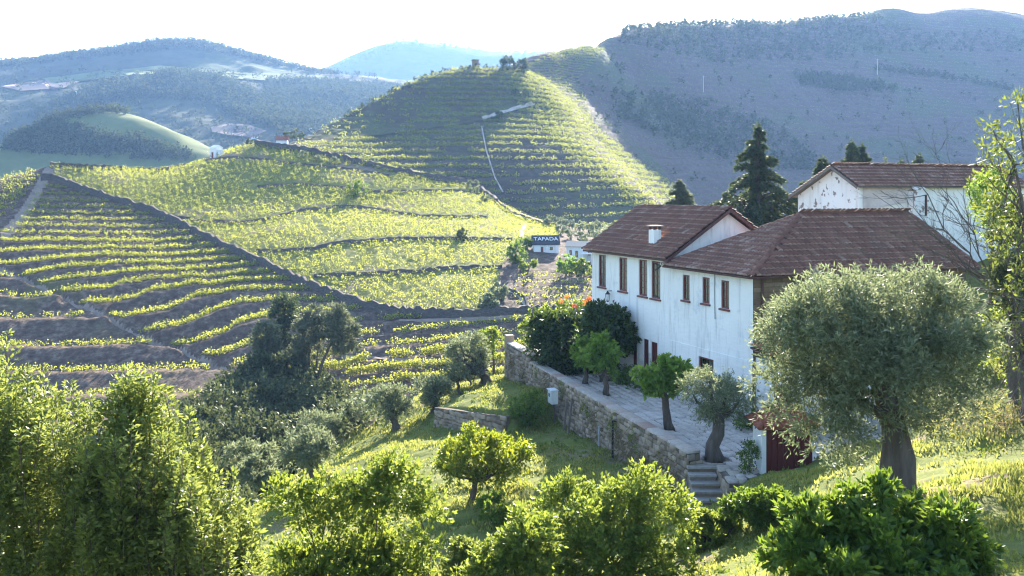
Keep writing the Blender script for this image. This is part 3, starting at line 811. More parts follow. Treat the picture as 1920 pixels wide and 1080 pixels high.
rA = rA.build('roof', M['fascia'], hA)
U9 = np.array((0, 0, .10))
roof_planes(rA, [[ra(A0 - og, -ov) + U9, ra(A1 + og, -ov) + U9, ra(A1 + og, ap) + U9, ra(A0 - og, ap) + U9],
                 [ra(A0 - og, BW + ov) + U9, ra(A1 + og, BW + ov) + U9, ra(A1 + og, ap) + U9, ra(A0 - og, ap) + U9]], M['tile'])
ridge_line(rA, ra(A0 - og, ap) + U9 * 1.3, ra(A1 + og, ap) + U9 * 1.3, M['tile'])
MB().slab([ra(A0 - og - .03, -ov - .02) - U9 * .7, ra(A0 - og - .03, ap) - U9 * .7, ra(A0 - og - .03, ap) + U9 * 1.1, ra(A0 - og - .03, -ov - .02) + U9 * 1.1], H(A0 - og, 0, 0) - H(A0 - og - .05, 0, 0)).build('verge_board', M['fascia'], rA)
MB().slab([ra(A0 - og - .03, BW + ov) - U9 * .7, ra(A0 - og - .03, ap) - U9 * .7, ra(A0 - og - .03, ap) + U9 * 1.1, ra(A0 - og - .03, BW + ov) + U9 * 1.1], H(A0 - og, 0, 0) - H(A0 - og - .05, 0, 0)).build('verge_board', M['fascia'], rA)
# chimney standing on the terrace slope of the roof
best = None
for b in np.linspace(0, ap, 60):
    for a in np.linspace(A0, A1, 90):
        q = ra(a, b); px, py = proj(*q)
        e = abs(px - 1228) + abs(py - 460)
        if best is None or e < best[0]: best = (e, a, b)
ca, cb = best[1], best[2]; cz = ra(ca, cb)[2]
ch = MB().box(H, ca - .26, ca + .26, cb - .22, cb + .22, cz - .3, cz + .82).build('chimney', M['white_wall'], rA)
for (da, db) in ((-.2, -.16), (.2, -.16), (-.2, .16), (.2, .16)):
    MB().box(H, ca + da - .05, ca + da + .05, cb + db - .05, cb + db + .05, cz + .82, cz + .98).build('cap_post', M['fascia'], ch)
MB().box(H, ca - .36, ca + .36, cb - .32, cb + .32, cz + .98, cz + 1.05).build('chimney_cap', M['cap'], ch)
# wall lantern
la, lz = front_ab(1147, 556)
lm = MB().box(H, la - .03, la + .03, -.30, 0, lz + .3, lz + .34).build('lantern_bracket', M['black_metal'], hA)
ln = MB()
for k in range(4):
    t = k * math.pi / 2 + math.pi / 4
    ln.tube([H(la + .09 * math.cos(t), -.26 + .09 * math.sin(t), lz - .22), H(la + .13 * math.cos(t), -.26 + .13 * math.sin(t), lz + .14)], .014, 5)
ln.tube([H(la, -.26, lz + .14), H(la, -.26, lz + .2), H(la, -.26, lz + .3)], [.17, .11, .03], 6).tube([H(la, -.26, lz - .28), H(la, -.26, lz - .22)], [.05, .11], 6)
ln.build('lantern', M['black_metal'], hA)

# ---- hip-roofed wing --------------------------------------------------------------
hB = thing('hip_roofed_house', H(3.3, 8, 0), 'white-fronted wing with wide hipped brown tile roof and bare stone side wall', 'house')
BL = 12.5; EB = 6.48; RB = 8.92; HB0, HB1 = 5.3, 12.25; am = 3.35; AB = 6.70
wins = []
for (x0, x1, y0, y1) in [(1280, 1293, 515.5, 563), (1317, 1330.5, 520, 569), (1352, 1367, 526, 579)]:
    a0, _ = front_ab(x0, y0); a1, _ = front_ab(x1, y0); _, zb = front_ab((x0 + x1) / 2, y1); _, zt = front_ab((x0 + x1) / 2, y0)
    wins.append((min(a0, a1), max(a0, a1), zb, zt))
a0, zt = front_ab(1311, 667); a1, _ = front_ab(1339, 667)
low = (min(a0, a1), max(a0, a1), zt - 1.15, zt)
w = MB()
pierced_wall(w, H, 0, AB, 2.75, EB, wins)
w.add([H(AB, 0, EB), H(AB, BL, EB), H(AB, BL, -.6), H(AB, 0, -.6)], [(0, 1, 2, 3)])
w.add([H(0, BL, EB), H(AB, BL, EB), H(AB, BL, -.6), H(0, BL, -.6)], [(0, 1, 2, 3)])
w.build('wall', M['white_wall'], hB)
def Hq(a, b, z): return H(a, b - .035, z)
w = MB(); pierced_wall(w, Hq, 0, AB, -.6, 2.75, [low])
w.add([Hq(0, 0, 2.75), Hq(AB, 0, 2.75), H(AB, .01, 2.75), H(0, .01, 2.75)], [(0, 1, 2, 3)])
w.build('lower_wall', M['white_wall'], hB)
st = MB().box(lambda a, b, z: H(a, b, z), 0, .3, .012, BL, -.6, EB - .01).build('stone_wall', M['mortar'], hB)
# courses of squared stone on the side wall
sv = np.array([(-.5, 0, -.5), (.5, 0, -.5), (.5, 0, .5), (-.5, 0, .5), (-.44, 1, -.42), (.44, 1, -.42), (.44, 1, .42), (-.44, 1, .42)])
sf = np.array([(0, 1, 5, 4), (1, 2, 6, 5), (2, 3, 7, 6), (3, 0, 4, 7), (4, 5, 6, 7)])
M['ashlar'] = island_mat('brown_wall_stone', [(0, (.17, .115, .07)), (.5, (.235, .165, .10)), (1, (.30, .22, .14))], .85, 6., .5, .2)
me_s = shared('wall_stone', sv, sf, M['ashlar'])
stones = []; z = 0.0
while z < EB - .2:
    hh = rng.uniform(.2, .32); b = .03
    while b < BL - .3:
        ww = rng.uniform(.3, .62); stones.append((b + ww / 2, z + hh / 2, ww, hh)); b += ww
    z += hh
def place_stone(parent, me, name, c, ex, ey, ez, sx, sy, sz):
    o = bpy.data.objects.new(name, me); COL.objects.link(o); o.parent = parent; p = c - wloc(parent)
    X, Yv, Z = ex * sx, ey * sy, ez * sz
    o.matrix_local = Matrix(((X[0], Yv[0], Z[0], p[0]), (X[1], Yv[1], Z[1], p[1]), (X[2], Yv[2], Z[2], p[2]), (0, 0, 0, 1)))
    return o
HU3, HV3, Z3 = np.array((*HU, 0)), np.array((*HV, 0)), np.array((0, 0, 1.))
vis = [s for s in stones if s[0] < 2.8]; rest = [s for s in stones if s[0] >= 2.8]
for s in vis[:280]:
    place_stone(st, me_s, 'stone', H(0, s[0], s[1]), HV3, -HU3, Z3, s[2] - .025, rng.uniform(.02, .05), s[3] - .025)
VV, FF = [], []
for i, s in enumerate(rest):
    VV.append(H(0, s[0], s[1]) - wloc(st) + sv[:, :1] * HV3 * (s[2] - .025) - sv[:, 1:2] * HU3 * rng.uniform(.02, .05) + sv[:, 2:] * Z3 * (s[3] - .025)); FF.append(sf + 8 * i)
tag(link_mesh('stone_courses', np_mesh('stone_courses', np.concatenate(VV), np.concatenate(FF)), M['ashlar'], st), kind='stuff')
for h in wins: window(hB, H, *h, bars=2, curtain=.85)
window(hB, Hq, *low, bars=1, sill=False)
def rb(a, b, z): return H(a, b, z)
o_ = .42
e0, e1 = EB - .1, EB - .1
K = [rb(-o_, -o_, e0), rb(AB + .05, -o_, e0), rb(AB + .05, BL + o_, e0), rb(-o_, BL + o_, e0)]
R0, R1 = rb(am, HB0, RB), rb(am, HB1, RB)
pl = [[K[1], K[0], R0], [K[0], K[3], R1, R0], [K[3], K[2], R1], [K[2], K[1], R0, R1]]
rB = MB()
for p in pl: rB.slab(p, (0, 0, .08))
rB.slab(K, (0, 0, .02))
rB = rB.build('roof', M['fascia'], hB)
roof_planes(rB, [[c + U9 for c in p] for p in (pl[0], pl[1], pl[3])], M['tile'])
for p, q in ((K[0], R0), (K[1], R0), (K[2], R1), (K[3], R1), (R0, R1)): ridge_line(rB, p + U9 * 1.3, q + U9 * 1.3, M['tile'])
# pipes on the corner
MB().tube([H(-.10, .42, e0), H(-.10, .42, 0)], .055, 8).build('drainpipe', M['fascia'], hB)
MB().box(H, -.06, .0, -.02, .34, 4.1, 4.18).build('pipe_bracket', M['fascia'], hB)
MB().box(H, -.06, .0, -.02, .34, 2.2, 2.28).build('pipe_bracket', M['fascia'], hB)
a_, z_ = front_ab(1341, 507); _, zb_ = front_ab(1342, 598)
MB().tube([H(a_, -.03, z_), H(a_ + .02, -.03, (z_ + zb_) / 2), H(a_ - .02, -.03, zb_)], .022, 6).build('cable_pipe', M['metal'], hB)
# brackets where the two roofs meet
a_, z_ = front_ab(1252, 496)
MB().tube([H(a_ + .6, -.35, z_ + .02), H(a_, -.4, z_ - .06), H(a_ + .35, -.5, z_ - .3)], .05, 6).build('gutter_spout', M['black_metal'], hB)

# ---- lean-to at the corner ----------------------------------------------------------
hC = thing('lean_to', H(-1.4, 1.5, 0), 'small white lean-to with red tile edge against the stone wall, behind the big olive', 'outbuilding')
w = MB().box(H, -2.6, -.06, .1, 5, -.4, 2.95).build('wall', M['white_wall'], hC)
rC = MB().slab([H(-2.9, -.2, 2.85), H(-.06, -.2, 3.35), H(-.06, 5.2, 3.35), H(-2.9, 5.2, 2.85)], (0, 0, .07)).build('roof', M['fascia'], hC)
roof_planes(rC, [[H(-2.9, -.2, 2.95), H(-2.9, 5.2, 2.95), H(-.06, 5.2, 3.45), H(-.06, -.2, 3.45)]], M['tile_red'], 60)
d = MB().box(H, -2.2, -1.4, .03, .094, 0.02, 2.05).build('door', M['red_wood'], hC)
MB().box(H, -1.55, -1.5, -.02, .026, 1.0, 1.06).build('handle', M['black_metal'], d)

# ---- barn on the rise behind --------------------------------------------------------
K0 = np.array((22.2, 60.0))
def B(a, b, z): q = K0 + a * HU + b * HV; return np.array((q[0], q[1], z))
hD = thing('barn', B(3, 6, 3.5), 'flaking white barn with patched wall and brown tile roof on the rise behind', 'barn')
BD = 15.0; GA, GR, GF = 10.62, 11.78, 9.86; ar = 2.1; AD = 5.9
w = MB().add([B(0, 0, 3), B(AD, 0, 3), B(AD, 0, GF + .1), B(ar, 0, GR), B(0, 0, GA)], [(0, 1, 2, 3, 4)]).build('gable_wall', M['peeling'], hD)
w['label'] = 'gable wall with flaking limewash and dark pits'
w = MB().add([B(0, 0, 3), B(0, BD, 3), B(0, BD, GA), B(0, 0, GA)], [(0, 1, 2, 3)])
w.add([B(0, BD, 3), B(AD, BD, 3), B(AD, BD, GF + .1), B(ar, BD, GR), B(0, BD, GA)], [(0, 1, 2, 3, 4)])
w.add([B(AD, 0, 3), B(AD, BD, 3), B(AD, BD, GF + .1), B(AD, 0, GF + .1)], [(0, 1, 2, 3)])
w.build('wall', M['white_wall'], hD)
M['pink_patch'] = plain('old_plaster', (.55, .47, .42), .9, .2, 1.2, .5, .1)
MB().add([B(-.03, .25, 9.05), B(-.03, 3.9, 9.55), B(-.03, 3.9, 10.55), B(-.03, .25, 10.5)], [(0, 1, 2, 3)]).slab([B(-.03, .25, 9.0), B(-.03, 3.9, 9.5), B(-.03, 3.9, 9.55), B(-.03, .25, 9.05)], B(-.1, 0, 0) - B(0, 0, 0)).build('old_plaster_patch', M['pink_patch'], hD)
MB().box(B, -.55, -.02, 4.15, 4.95, 5, 10.3).slab([B(-.6, 4.1, 10.3), B(-.02, 4.1, 10.55), B(-.02, 5.0, 10.55), B(-.6, 5.0, 10.3)], (0, 0, .12)).build('buttress', M['peeling'], hD)
MB().box(B, -.12, -.04, 5.5, 5.62, 8.6, 10.0).box(B, -.12, -.04, 5.35, 5.8, 9.55, 9.62).box(B, -.12, -.04, 5.35, 5.8, 8.9, 8.97).build('wall_tie', M['fascia'], hD)
MB().box(lambda a, b, z: B(a, b, z), 1.5, 2.3, -.03, .1, 8.35, 8.62).build('vent', M['drystone'], hD)
og = .45
def rd(a, b):
    z = GA + (GR - GA) * a / ar if a <= ar else GR + (GF - GR) * (a - ar) / (6.14 - ar)
    return B(a, b, z + .02)
rD = MB()
rD.slab([rd(-.35, -og), rd(-.35, BD), rd(ar, BD), rd(ar, -og)], (0, 0, .08))
rD.slab([rd(6.3, -og), rd(6.3, BD), rd(ar, BD), rd(ar, -og)], (0, 0, .08))
rD = rD.build('roof', M['old_wood'], hD)
roof_planes(rD, [[rd(-.35, -og) + U9, rd(-.35, BD) + U9, rd(ar, BD) + U9, rd(ar, -og) + U9], [rd(6.3, -og) + U9, rd(6.3, BD) + U9, rd(ar, BD) + U9, rd(ar, -og) + U9]], M['tile'])
ridge_line(rD, rd(ar, -og) + U9 * 1.3, rd(ar, BD) + U9 * 1.3, M['tile'])
MB().slab([rd(-.35, -og - .03) - U9, rd(ar, -og - .03) - U9, rd(ar, -og - .03) + U9, rd(-.35, -og - .03) + U9], B(0, -.04, 0) - B(0, 0, 0)).build('verge_board', M['old_wood'], rD)
MB().slab([rd(6.3, -og - .03) - U9, rd(ar, -og - .03) - U9, rd(ar, -og - .03) + U9, rd(6.3, -og - .03) + U9], B(0, -.04, 0) - B(0, 0, 0)).build('verge_board', M['old_wood'], rD)

# ---- red shed by the terrace ---------------------------------------------------------
S0 = P(1428, 889, 33.5)[:2]
def S(a, b, z): return np.array((S0[0] + a, S0[1] + .12 * a + b, z))
hS = thing('shed', S(.75, .5, 0), 'small dark red wooden shed with white corner post and tiled cap, beside the terrace', 'shed')
MB().box(S, .17, 1.9, .05, 1.2, -.3, 1.6).build('wall', M['red_wood'], hS)
for k in range(8): MB().box(S, .18 + k * .21, .18 + k * .21 + .195, .012, .046, .08, 1.55).build('board', M['red_wood'], hS)
MB().box(S, 0, .166, -.02, 1.22, -.3, 1.62).build('corner_post', M['white_paint'], hS)
rs = [S(-.14, -.16, 1.63), S(2.05, -.16, 1.63), S(2.05, 1.36, 1.63), S(-.14, 1.36, 1.63)]
rp = [S(.5, .6, 2.12), S(1.4, .6, 2.12)]
pls = [[rs[0], rs[1], rp[1], rp[0]], [rs[1], rs[2], rp[1]], [rs[2], rs[3], rp[0], rp[1]], [rs[3], rs[0], rp[0]]]
rS = MB()
for p in pls: rS.slab(p, (0, 0, .04))
rS = rS.build('roof', M['tile_red'], hS)
roof_planes(rS, [[c + .05 * Z3 for c in p] for p in pls], M['tile_red'], 150, .17, .22)
ridge_line(rS, rp[0] + .09 * Z3, rp[1] + .09 * Z3, M['tile_red'], .3)
for p, q in ((rs[0], rp[0]), (rs[1], rp[1]), (rs[3], rp[0]), (rs[2], rp[1])): ridge_line(rS, p + .09 * Z3, q + .09 * Z3, M['tile_red'], .3)
# ================================================================== TERRACE AND WALLS
def R(a, b, z):                         # wall frame: a along the wall from its near end, b towards the terrace
    q = W0 + a * _wd - b * _wn; return np.array((q[0], q[1], z))
RX, RN = np.array((*_wd, 0)), np.array((*_wn, 0))
WL = float(np.linalg.norm(W1 - W0))
def wall_a(px):
    k = (px - 960) / F; return (k * W0[1] - W0[0]) / (_wd[0] - k * _wd[1])
# ---- paving ---------------------------------------------------------------------------
pave = tag(MB().add([R(-.1, .5, -.03), R(26.5, .5, -.03), np.array((8, 63, -.03)), H(15.6, -.0, -.03), H(0, 0, -.03), H(-6, 0, -.03), S(2.2, 0, -.03), S(0, -.02, -.03), np.array((7.62, 32.75, -.03)), np.array((7.62, 34.9, -.03)), np.array((6.45, 34.9, -.03))],
               [tuple(range(11))]).build('terrace_pavement', M['joint']), kind='structure')
pv = np.array([(-.5, -.5, 0), (.5, -.46, 0), (.47, .5, 0), (-.5, .46, 0), (-.44, -.43, 1), (.43, -.40, 1), (.41, .43, 1), (-.43, .40, 1)])
pf = np.array([(0, 1, 5, 4), (1, 2, 6, 5), (2, 3, 7, 6), (3, 0, 4, 7), (4, 5, 6, 7)])
me_p = shared('slab', pv, pf, M['paver'])
def in_house(x, y):
    d = np.array((x, y)) - C0; a, b = d @ HU, d @ HV
    return b > -.12 and -.2 < a < 15.6 or (b > .0 and a <= -.2 and a > -2.9)
slabs = []
b = .56; row = 0
while b < 12:
    ww = rng.uniform(.34, .52); a = -2.6 + rng.uniform(0, .4)
    while a < 27:
        L = rng.uniform(.38, .85)
        c = R(a + L / 2, b + ww / 2, 0)
        ok = not in_house(c[0], c[1])
        if c[1] < 34.95 and c[0] < 7.75: ok = False
        if c[1] < 33.3 + .12 * (c[0] - 9): ok = False
        if c[0] > S0[0] - .1 and c[1] < S0[1] + 1.4: ok = False
        if math.hypot(c[0] - 7.62, c[1] - 35.3) < .62: ok = False
        if ok: slabs.append((c, L, ww))
        a += L
    b += ww
slabs.sort(key=lambda s: s[0][1])
VV, FF = [], []
for i, (c, L, ww) in enumerate(slabs):
    t = rng.normal(0, .05); ex = RX * math.cos(t) + RN * math.sin(t); ey = np.cross(Z3, ex)
    ez = nrm(Z3 + np.array((rng.normal(0, .06), rng.normal(0, .06), 0)))
    if i < 300:
        place_stone(pave, me_p, 'slab', c + np.array((0, 0, -.035)), ex, ey, ez, L - .055, ww - .055, rng.uniform(.045, .10))
    else:
        VV.append(c + np.array((0, 0, -.035)) + pv[:, :1] * ex * (L - .055) + pv[:, 1:2] * ey * (ww - .055) + pv[:, 2:] * ez * rng.uniform(.045, .10)); FF.append(pf + 8 * len(FF))
tag(link_mesh('paving_slabs', np_mesh('paving_slabs', np.concatenate(VV), np.concatenate(FF)), M['paver'], pave), kind='stuff')

# ---- rubble stones for walls ----------------------------------------------------------
def stone_shape(seed):
    r = np.random.default_rng(seed)
    V = sv.copy(); V[:, 0] += r.uniform(-.09, .09, 8); V[:, 2] += r.uniform(-.10, .10, 8); V[4:, 1] += r.uniform(-.35, .25, 4)
    V = np.vstack([V, [[r.uniform(-.1, .1), 1.25, r.uniform(-.1, .1)]]])
    Fq = [(0, 1, 5, 4), (1, 2, 6, 5), (2, 3, 7, 6), (3, 0, 4, 7)]
    T3 = [(4, 5, 8), (5, 6, 8), (6, 7, 8), (7, 4, 8)]
    tris = [t for q in Fq for t in ((q[0], q[1], q[2]), (q[0], q[2], q[3]))] + T3
    return V, np.array(tris)
SHAPES = [stone_shape(i) for i in range(7)]
def rubble(parent, p0, ax, out, L, zlo, zhi, nparts, h=(.13, .26), wd=(.18, .48), dep=(.03, .10), mat='stone'):
    """uneven courses of field stone on a wall face; zlo/zhi functions of the distance along it"""
    mes = [shared('rubble_stone_%d' % i, *SHAPES[i], M[mat]) for i in range(7)]
    S_ = []
    z = min(zlo(0), zlo(L), zlo(L / 2)); zt = max(zhi(0), zhi(L), zhi(L / 2), zhi(L - .1))
    while z < zt:
        hh = rng.uniform(*h); a = rng.uniform(-.1, .1)
        while a < L:
            ww = rng.uniform(*wd); c = a + ww / 2; zz = z + hh / 2 + rng.normal(0, .02)
            if c < L and zlo(c) - .15 < zz < zhi(c) - hh * .3:
                S_.append((p0 + ax * c + Z3 * zz, ww, hh))
            a += ww
        z += hh
    S_.sort(key=lambda s: np.linalg.norm(s[0] - np.array((0, 0, CZ))))
    VV, FF = [], []; off = wloc(parent); n = 0
    for i, (c, ww, hh) in enumerate(S_):
        k = rng.integers(7); t = rng.normal(0, .09); ex = ax * math.cos(t) + Z3 * math.sin(t); ez = Z3 * math.cos(t) - ax * math.sin(t); dp = rng.uniform(*dep)
        if i < nparts: place_stone(parent, mes[k], 'stone', c, ex, out, ez, ww * .97, dp, hh * .97)
        else:
            V, T = SHAPES[k]; VV.append(c - off + V[:, :1] * ex * ww * .97 + V[:, 1:2] * out * dp + V[:, 2:] * ez * hh * .97); FF.append(T + n); n += len(V)
    if VV: tag(link_mesh('stone_courses', np_mesh('stone_courses', np.concatenate(VV), np.concatenate(FF)), M[mat], parent), kind='stuff')

# ---- retaining wall -----------------------------------------------------------------
rw = thing('retaining_wall', R(WL / 2, .2, -2), 'long rubble retaining wall with pale capstones holding up the paved terrace', 'wall')
def wtop(a): return .40 if a < 19.5 else .78
MB().box(R, 0, 19.5, .02, .5, -3.2, .40).box(R, 19.5, WL, .02, .5, -3.2, .78).build('core', M['mortar'], rw)
rubble(rw, R(0, .02, 0), RX, RN, WL, lambda a: -2.5, wtop, 300)
rubble(rw, R(0, .02, 0), -RN, -RX, .48, lambda a: -1.3, lambda a: .4, 20, wd=(.2, .3))
a = -.04
M_cap = shared('capstone', np.array([(-.5, -.5, 0), (.5, -.5, 0), (.5, .5, 0), (-.5, .5, 0), (-.49, -.49, .8), (.49, -.49, .8), (.49, .49, .8), (-.49, .49, .8), (-.46, -.44, 1), (.46, -.44, 1), (.46, .44, 1), (-.46, .44, 1)]),
               np.array([(0, 1, 5, 4), (1, 2, 6, 5), (2, 3, 7, 6), (3, 0, 4, 7), (4, 5, 9, 8), (5, 6, 10, 9), (6, 7, 11, 10), (7, 4, 8, 11), (8, 9, 10, 11)]), M['cap'])
while a < WL - .3:
    L = rng.uniform(.6, 1.15)
    if a + L > 19.5 and a < 19.5: L = 19.5 - a + .001
    place_stone(rw, M_cap, 'capstone', R(a + L / 2, .25, wtop(a + L / 2) + .003), RX, RN, nrm(Z3 + rng.normal(0, .012, 3)), L - .02, .56, .10)
    a += L
MB().box(R, WL, WL + .42, 0, .5, -2.5, 1.25).build('end_pillar', M['stone'], rw)

# ---- steps --------------------------------------------------------------------------
stp = thing('stone_steps', (6.98, 33.8, -1.2), 'flight of worn stone steps down from the near end of the terrace', 'steps')
for i in range(6):
    y1 = 34.95 - i * .34; zt = -.02 - i * .2
    x0, x1 = 6.46 + rng.uniform(-.02, .02), 7.5 + rng.uniform(-.04, .04) + (.28 if i == 0 else 0)
    MB().slab([(x0, y1 - .40, zt - .08), (x1, y1 - .42 + rng.uniform(-.03, .03), zt - .08), (x1, y1, zt - .08), (x0, y1, zt - .08)], (0, 0, .08 + rng.uniform(-.01, .01))).build('tread', M['step'], stp)
    MB().box(W, x0 + .03, x1 - .02, y1 - .34, y1 - .02, zt - .6, zt - .083).build('riser', M['stone'], stp)
sw = thing('stub_wall', (7.8, 33.5, -1), 'short rough stone wall stub on the right of the steps', 'wall')
MB().box(W, 7.56, 8.15, 32.65, 34.6, -1.6, -.06).build('core', M['mortar'], sw)
rubble(sw, np.array((7.56, 32.62, 0)), np.array((1., 0, 0)), np.array((0, -1., 0)), .62, lambda a: -1.5, lambda a: -.02, 60, wd=(.14, .3), dep=(.04, .13))
rubble(sw, np.array((7.54, 34.6, 0)), np.array((0, -1., 0)), np.array((-1., 0, 0)), 2.0, lambda a: -1.5, lambda a: -.02, 60, wd=(.16, .36), dep=(.02, .06))
for i, (x, y, wx, wy) in enumerate([(7.72, 33.0, .36, .6), (7.98, 33.7, .4, .5), (7.75, 34.3, .45, .5), (8.05, 32.9, .3, .4)]):
    place_stone(sw, M_cap, 'capstone', np.array((x, y, -.06)), np.array((1., 0, 0)), np.array((0, 1., 0)), Z3, wx, wy, .09 + .02 * i)

# ---- low dry wall in the grass --------------------------------------------------------
lw = thing('low_stone_wall', (LW0 + LW1) / 2, 'low dry-stone wall holding a grassy step below the terrace', 'wall')
ld = LW1 - LW0; ld[2] = 0; LL = float(np.linalg.norm(ld)); ld = ld / LL; lo = np.array((ld[1], -ld[0], 0))
zb0 = float(zN(np.array([LW0[0] + lo[0] * .4]), np.array([LW0[1] + lo[1] * .4]))[0]); zb1 = float(zN(np.array([LW1[0] + lo[0] * .4]), np.array([LW1[1] + lo[1] * .4]))[0])
def lz0(a): return zb0 + (zb1 - zb0) * a / LL
MB().slab([LW0 + Z3 * (lz0(0) - .4 - LW0[2]), LW0 + ld * LL + Z3 * (lz0(LL) - .4 - LW0[2]), LW0 + ld * LL + Z3 * (lz0(LL) + .85 - LW0[2]), LW0 + Z3 * (lz0(0) + 1.25 - LW0[2])], -lo * .3).build('core', M['mortar'], lw)
rubble(lw, np.array((*LW0[:2], 0)), ld, lo, LL, lambda a: lz0(a) - .1, lambda a: lz0(a) + 1.25 - .4 * a / LL, 150, wd=(.2, .45), dep=(.04, .13))

# ---- things along the retaining wall -----------------------------------------------------
a = wall_a(1054)
def gz(p): return float(zN(np.array([p[0]]), np.array([p[1]]))[0])
g = gz(R(a, -.5, 0))
mc = thing('meter_cabinet', R(a, -.4, g), 'pale grey electric meter cabinet on a post against the rubble wall', 'cabinet')
MB().box(R, a + .12, a + .21, -.42, -.34, g - .2, g + 1.75).build('post', M['old_wood'], mc)
bd = MB().box(R, a - .34, a + .24, -.68, -.34, g + 1.05, g + 1.72).build('body', M['cabinet'], mc)
MB().box(R, a - .28, a + .18, -.72, -.684, g + 1.1, g + 1.66).build('door', M['cabinet'], bd)
MB().box(R, a - .2, a + .08, -.728, -.722, g + 1.4, g + 1.58).build('dial_window', M['glass'], bd)
MB().box(R, a - .38, a + .28, -.75, -.32, g + 1.724, g + 1.77).build('roof', M['cabinet'], bd)
for px, dh, lean, lab in [(1073, 1.55, .10, 'left of two grey timber posts leaning on the rubble wall'), (1081, 1.65, .05, 'right of two grey timber posts leaning on the rubble wall')]:
    a = wall_a(px); g = gz(R(a, -.45, 0))
    o = MB().slab([R(a, -.4, g - .1), R(a + .11, -.4, g - .1), R(a + .11, -.48, g - .1), R(a, -.48, g - .1)], R(a + lean * 2, -.14, g + dh) - R(a, -.4, g - .1)).build('timber_post', M['old_wood'])
    tag(o, lab, 'post', 'timber posts leaning on the wall')
for px, z0, z1, r, mt, lab in [(1131, -1.45, -.55, .045, 'metal', 'short grey pipe stub running down the rubble wall'), (1157, -2.2, .1, .05, 'black_metal', 'dark upright pole fixed to the rubble wall near its middle')]:
    a = wall_a(px)
    m = MB().tube([R(a, -.22, z0), R(a, -.2, z1)], r, 8); m.tube([R(a, -.22, z1 - .05), R(a, .02, z1 - .05)], r * .7, 6)
    tag(m.build('pipe', M[mt]), lab, 'pipe')
# ring of edging round the terrace olive
rg = thing('tree_ring', (7.62, 35.3, 0), 'round brick edging set in the paving at the olive foot', 'edging')
for i in range(16):
    t = 2 * math.pi * i / 16; t2 = 2 * math.pi * (i + .92) / 16
    MB().slab([(7.62 + r * math.cos(q), 35.3 + r * math.sin(q), -.03) for r, q in ((.56, t), (.64, t), (.64, t2), (.56, t2))], (0, 0, .085)).build('brick', M['step'], rg)
MB().slab([(7.62 + .56 * math.cos(i * math.pi / 8), 35.3 + .56 * math.sin(i * math.pi / 8), -.03) for i in range(16)], (0, 0, .035)).build('soil', M['joint'], rg)
rng = np.random.default_rng(61)
# ================================================================== VINES, FIELD WALLS, TRACKS
def row_points(levelf, px0, px1, dpx, Y0, Y1, nY, lines):
    """points where the planting lines (levelf = integer + offset) cross evenly spaced columns"""
    px = np.arange(px0, px1, dpx); Y = np.linspace(Y0, Y1, nY)
    PX, YY = np.meshgrid(px, Y); X = (PX - 960) / F * YY
    t = levelf(X, YY)
    out = []
    for off in lines:
        k = np.floor(t - off)
        c = k[1:] != k[:-1]
        ii, jj = np.nonzero(c)
        t0, t1 = t[ii, jj] - off, t[ii + 1, jj] - off
        tgt = np.maximum(k[ii, jj], k[ii + 1, jj])
        w = np.clip((tgt - t0) / (t1 - t0 + 1e-9), 0, 1)
        y = YY[ii, jj] + w * (YY[ii + 1, jj] - YY[ii, jj])
        out.append(np.c_[(px[jj] - 960) / F * y, y, np.full(len(y), px[jj])])
    return np.concatenate(out)

def vine_stuff(name, pts, mat, n, size, leaf, label):
    """many small leafy vines as one mass; pts (k,3) at the foot"""
    k = len(pts)
    sc = rng.uniform(.6, 1.25, k)
    C = np.repeat(pts, n, 0) + rng.normal(0, 1, (k * n, 3)) * np.array((.34, .34, .26)) * (size * np.repeat(sc, n))[:, None]
    C[:, 2] += size * .62 * np.repeat(sc, n)
    D = C - np.repeat(pts, n, 0); D[:, 2] += .2
    V, Fc = leaf_quads(C, nrm(D), leaf, leaf * .8, 1.2)
    o = link_mesh(name, np_mesh(name, V, Fc), mat)
    return tag(o, label, kind='stuff')

# ---- terrace rows on the vineyard hill ------------------------------------------------
def tl_field(x, Y):
    zs, px, py, mU, mL, tu, tl = zA_fields(x, Y)
    return np.where(mU, tu, np.where(mL, tl + 100, -50))
rp_ = row_points(tl_field, -30, 985, 3.4, 102, 200, 500, (0.0, -.17))
zs_ = tps_A(rp_[:, 0], rp_[:, 1]); px_, py_ = proj(rp_[:, 0], rp_[:, 1], zs_)
inL_ = inside(px_, py_, POLY_L)
keep = (inside(px_, py_, POLY_T)) & (pdist(px_, py_, DIAG) > 5) & (pdist(px_, py_, LROAD) > 6)
# bare rubble nose, headland track, gaps
keep &= ~((pdist(px_, py_, [(120, 570), (230, 612), (330, 655), (430, 700)]) < 9) & (py_ > 520))
keep &= ~inside(px_, py_, [(0, 428), (-60, 440), (-60, 380), (80, 335), (92, 345), (60, 378), (30, 425)])
tf = np.where(inL_, tps_TL(px_, py_), tps_T(px_, py_))
second = np.abs(tf - np.round(tf)) > .08
keep &= ~(second & ((py_ < 450) | inL_ | (px_ > 600) | (py_ > 665)))
keep &= rng.random(len(px_)) > np.where(inL_, .45, np.where(py_ < 440, .07, .10))
keep &= ~((vnoise(px_ / 30, py_ / 9, 91) > .30) & (px_ > 560))
V_T = np.c_[rp_[keep][:, :2], zA(rp_[keep][:, 0], rp_[keep][:, 1])]
V_T[:, :2] += rng.normal(0, .07, (len(V_T), 2))
pxT, pyT = proj(V_T[:, 0], V_T[:, 1], V_T[:, 2])

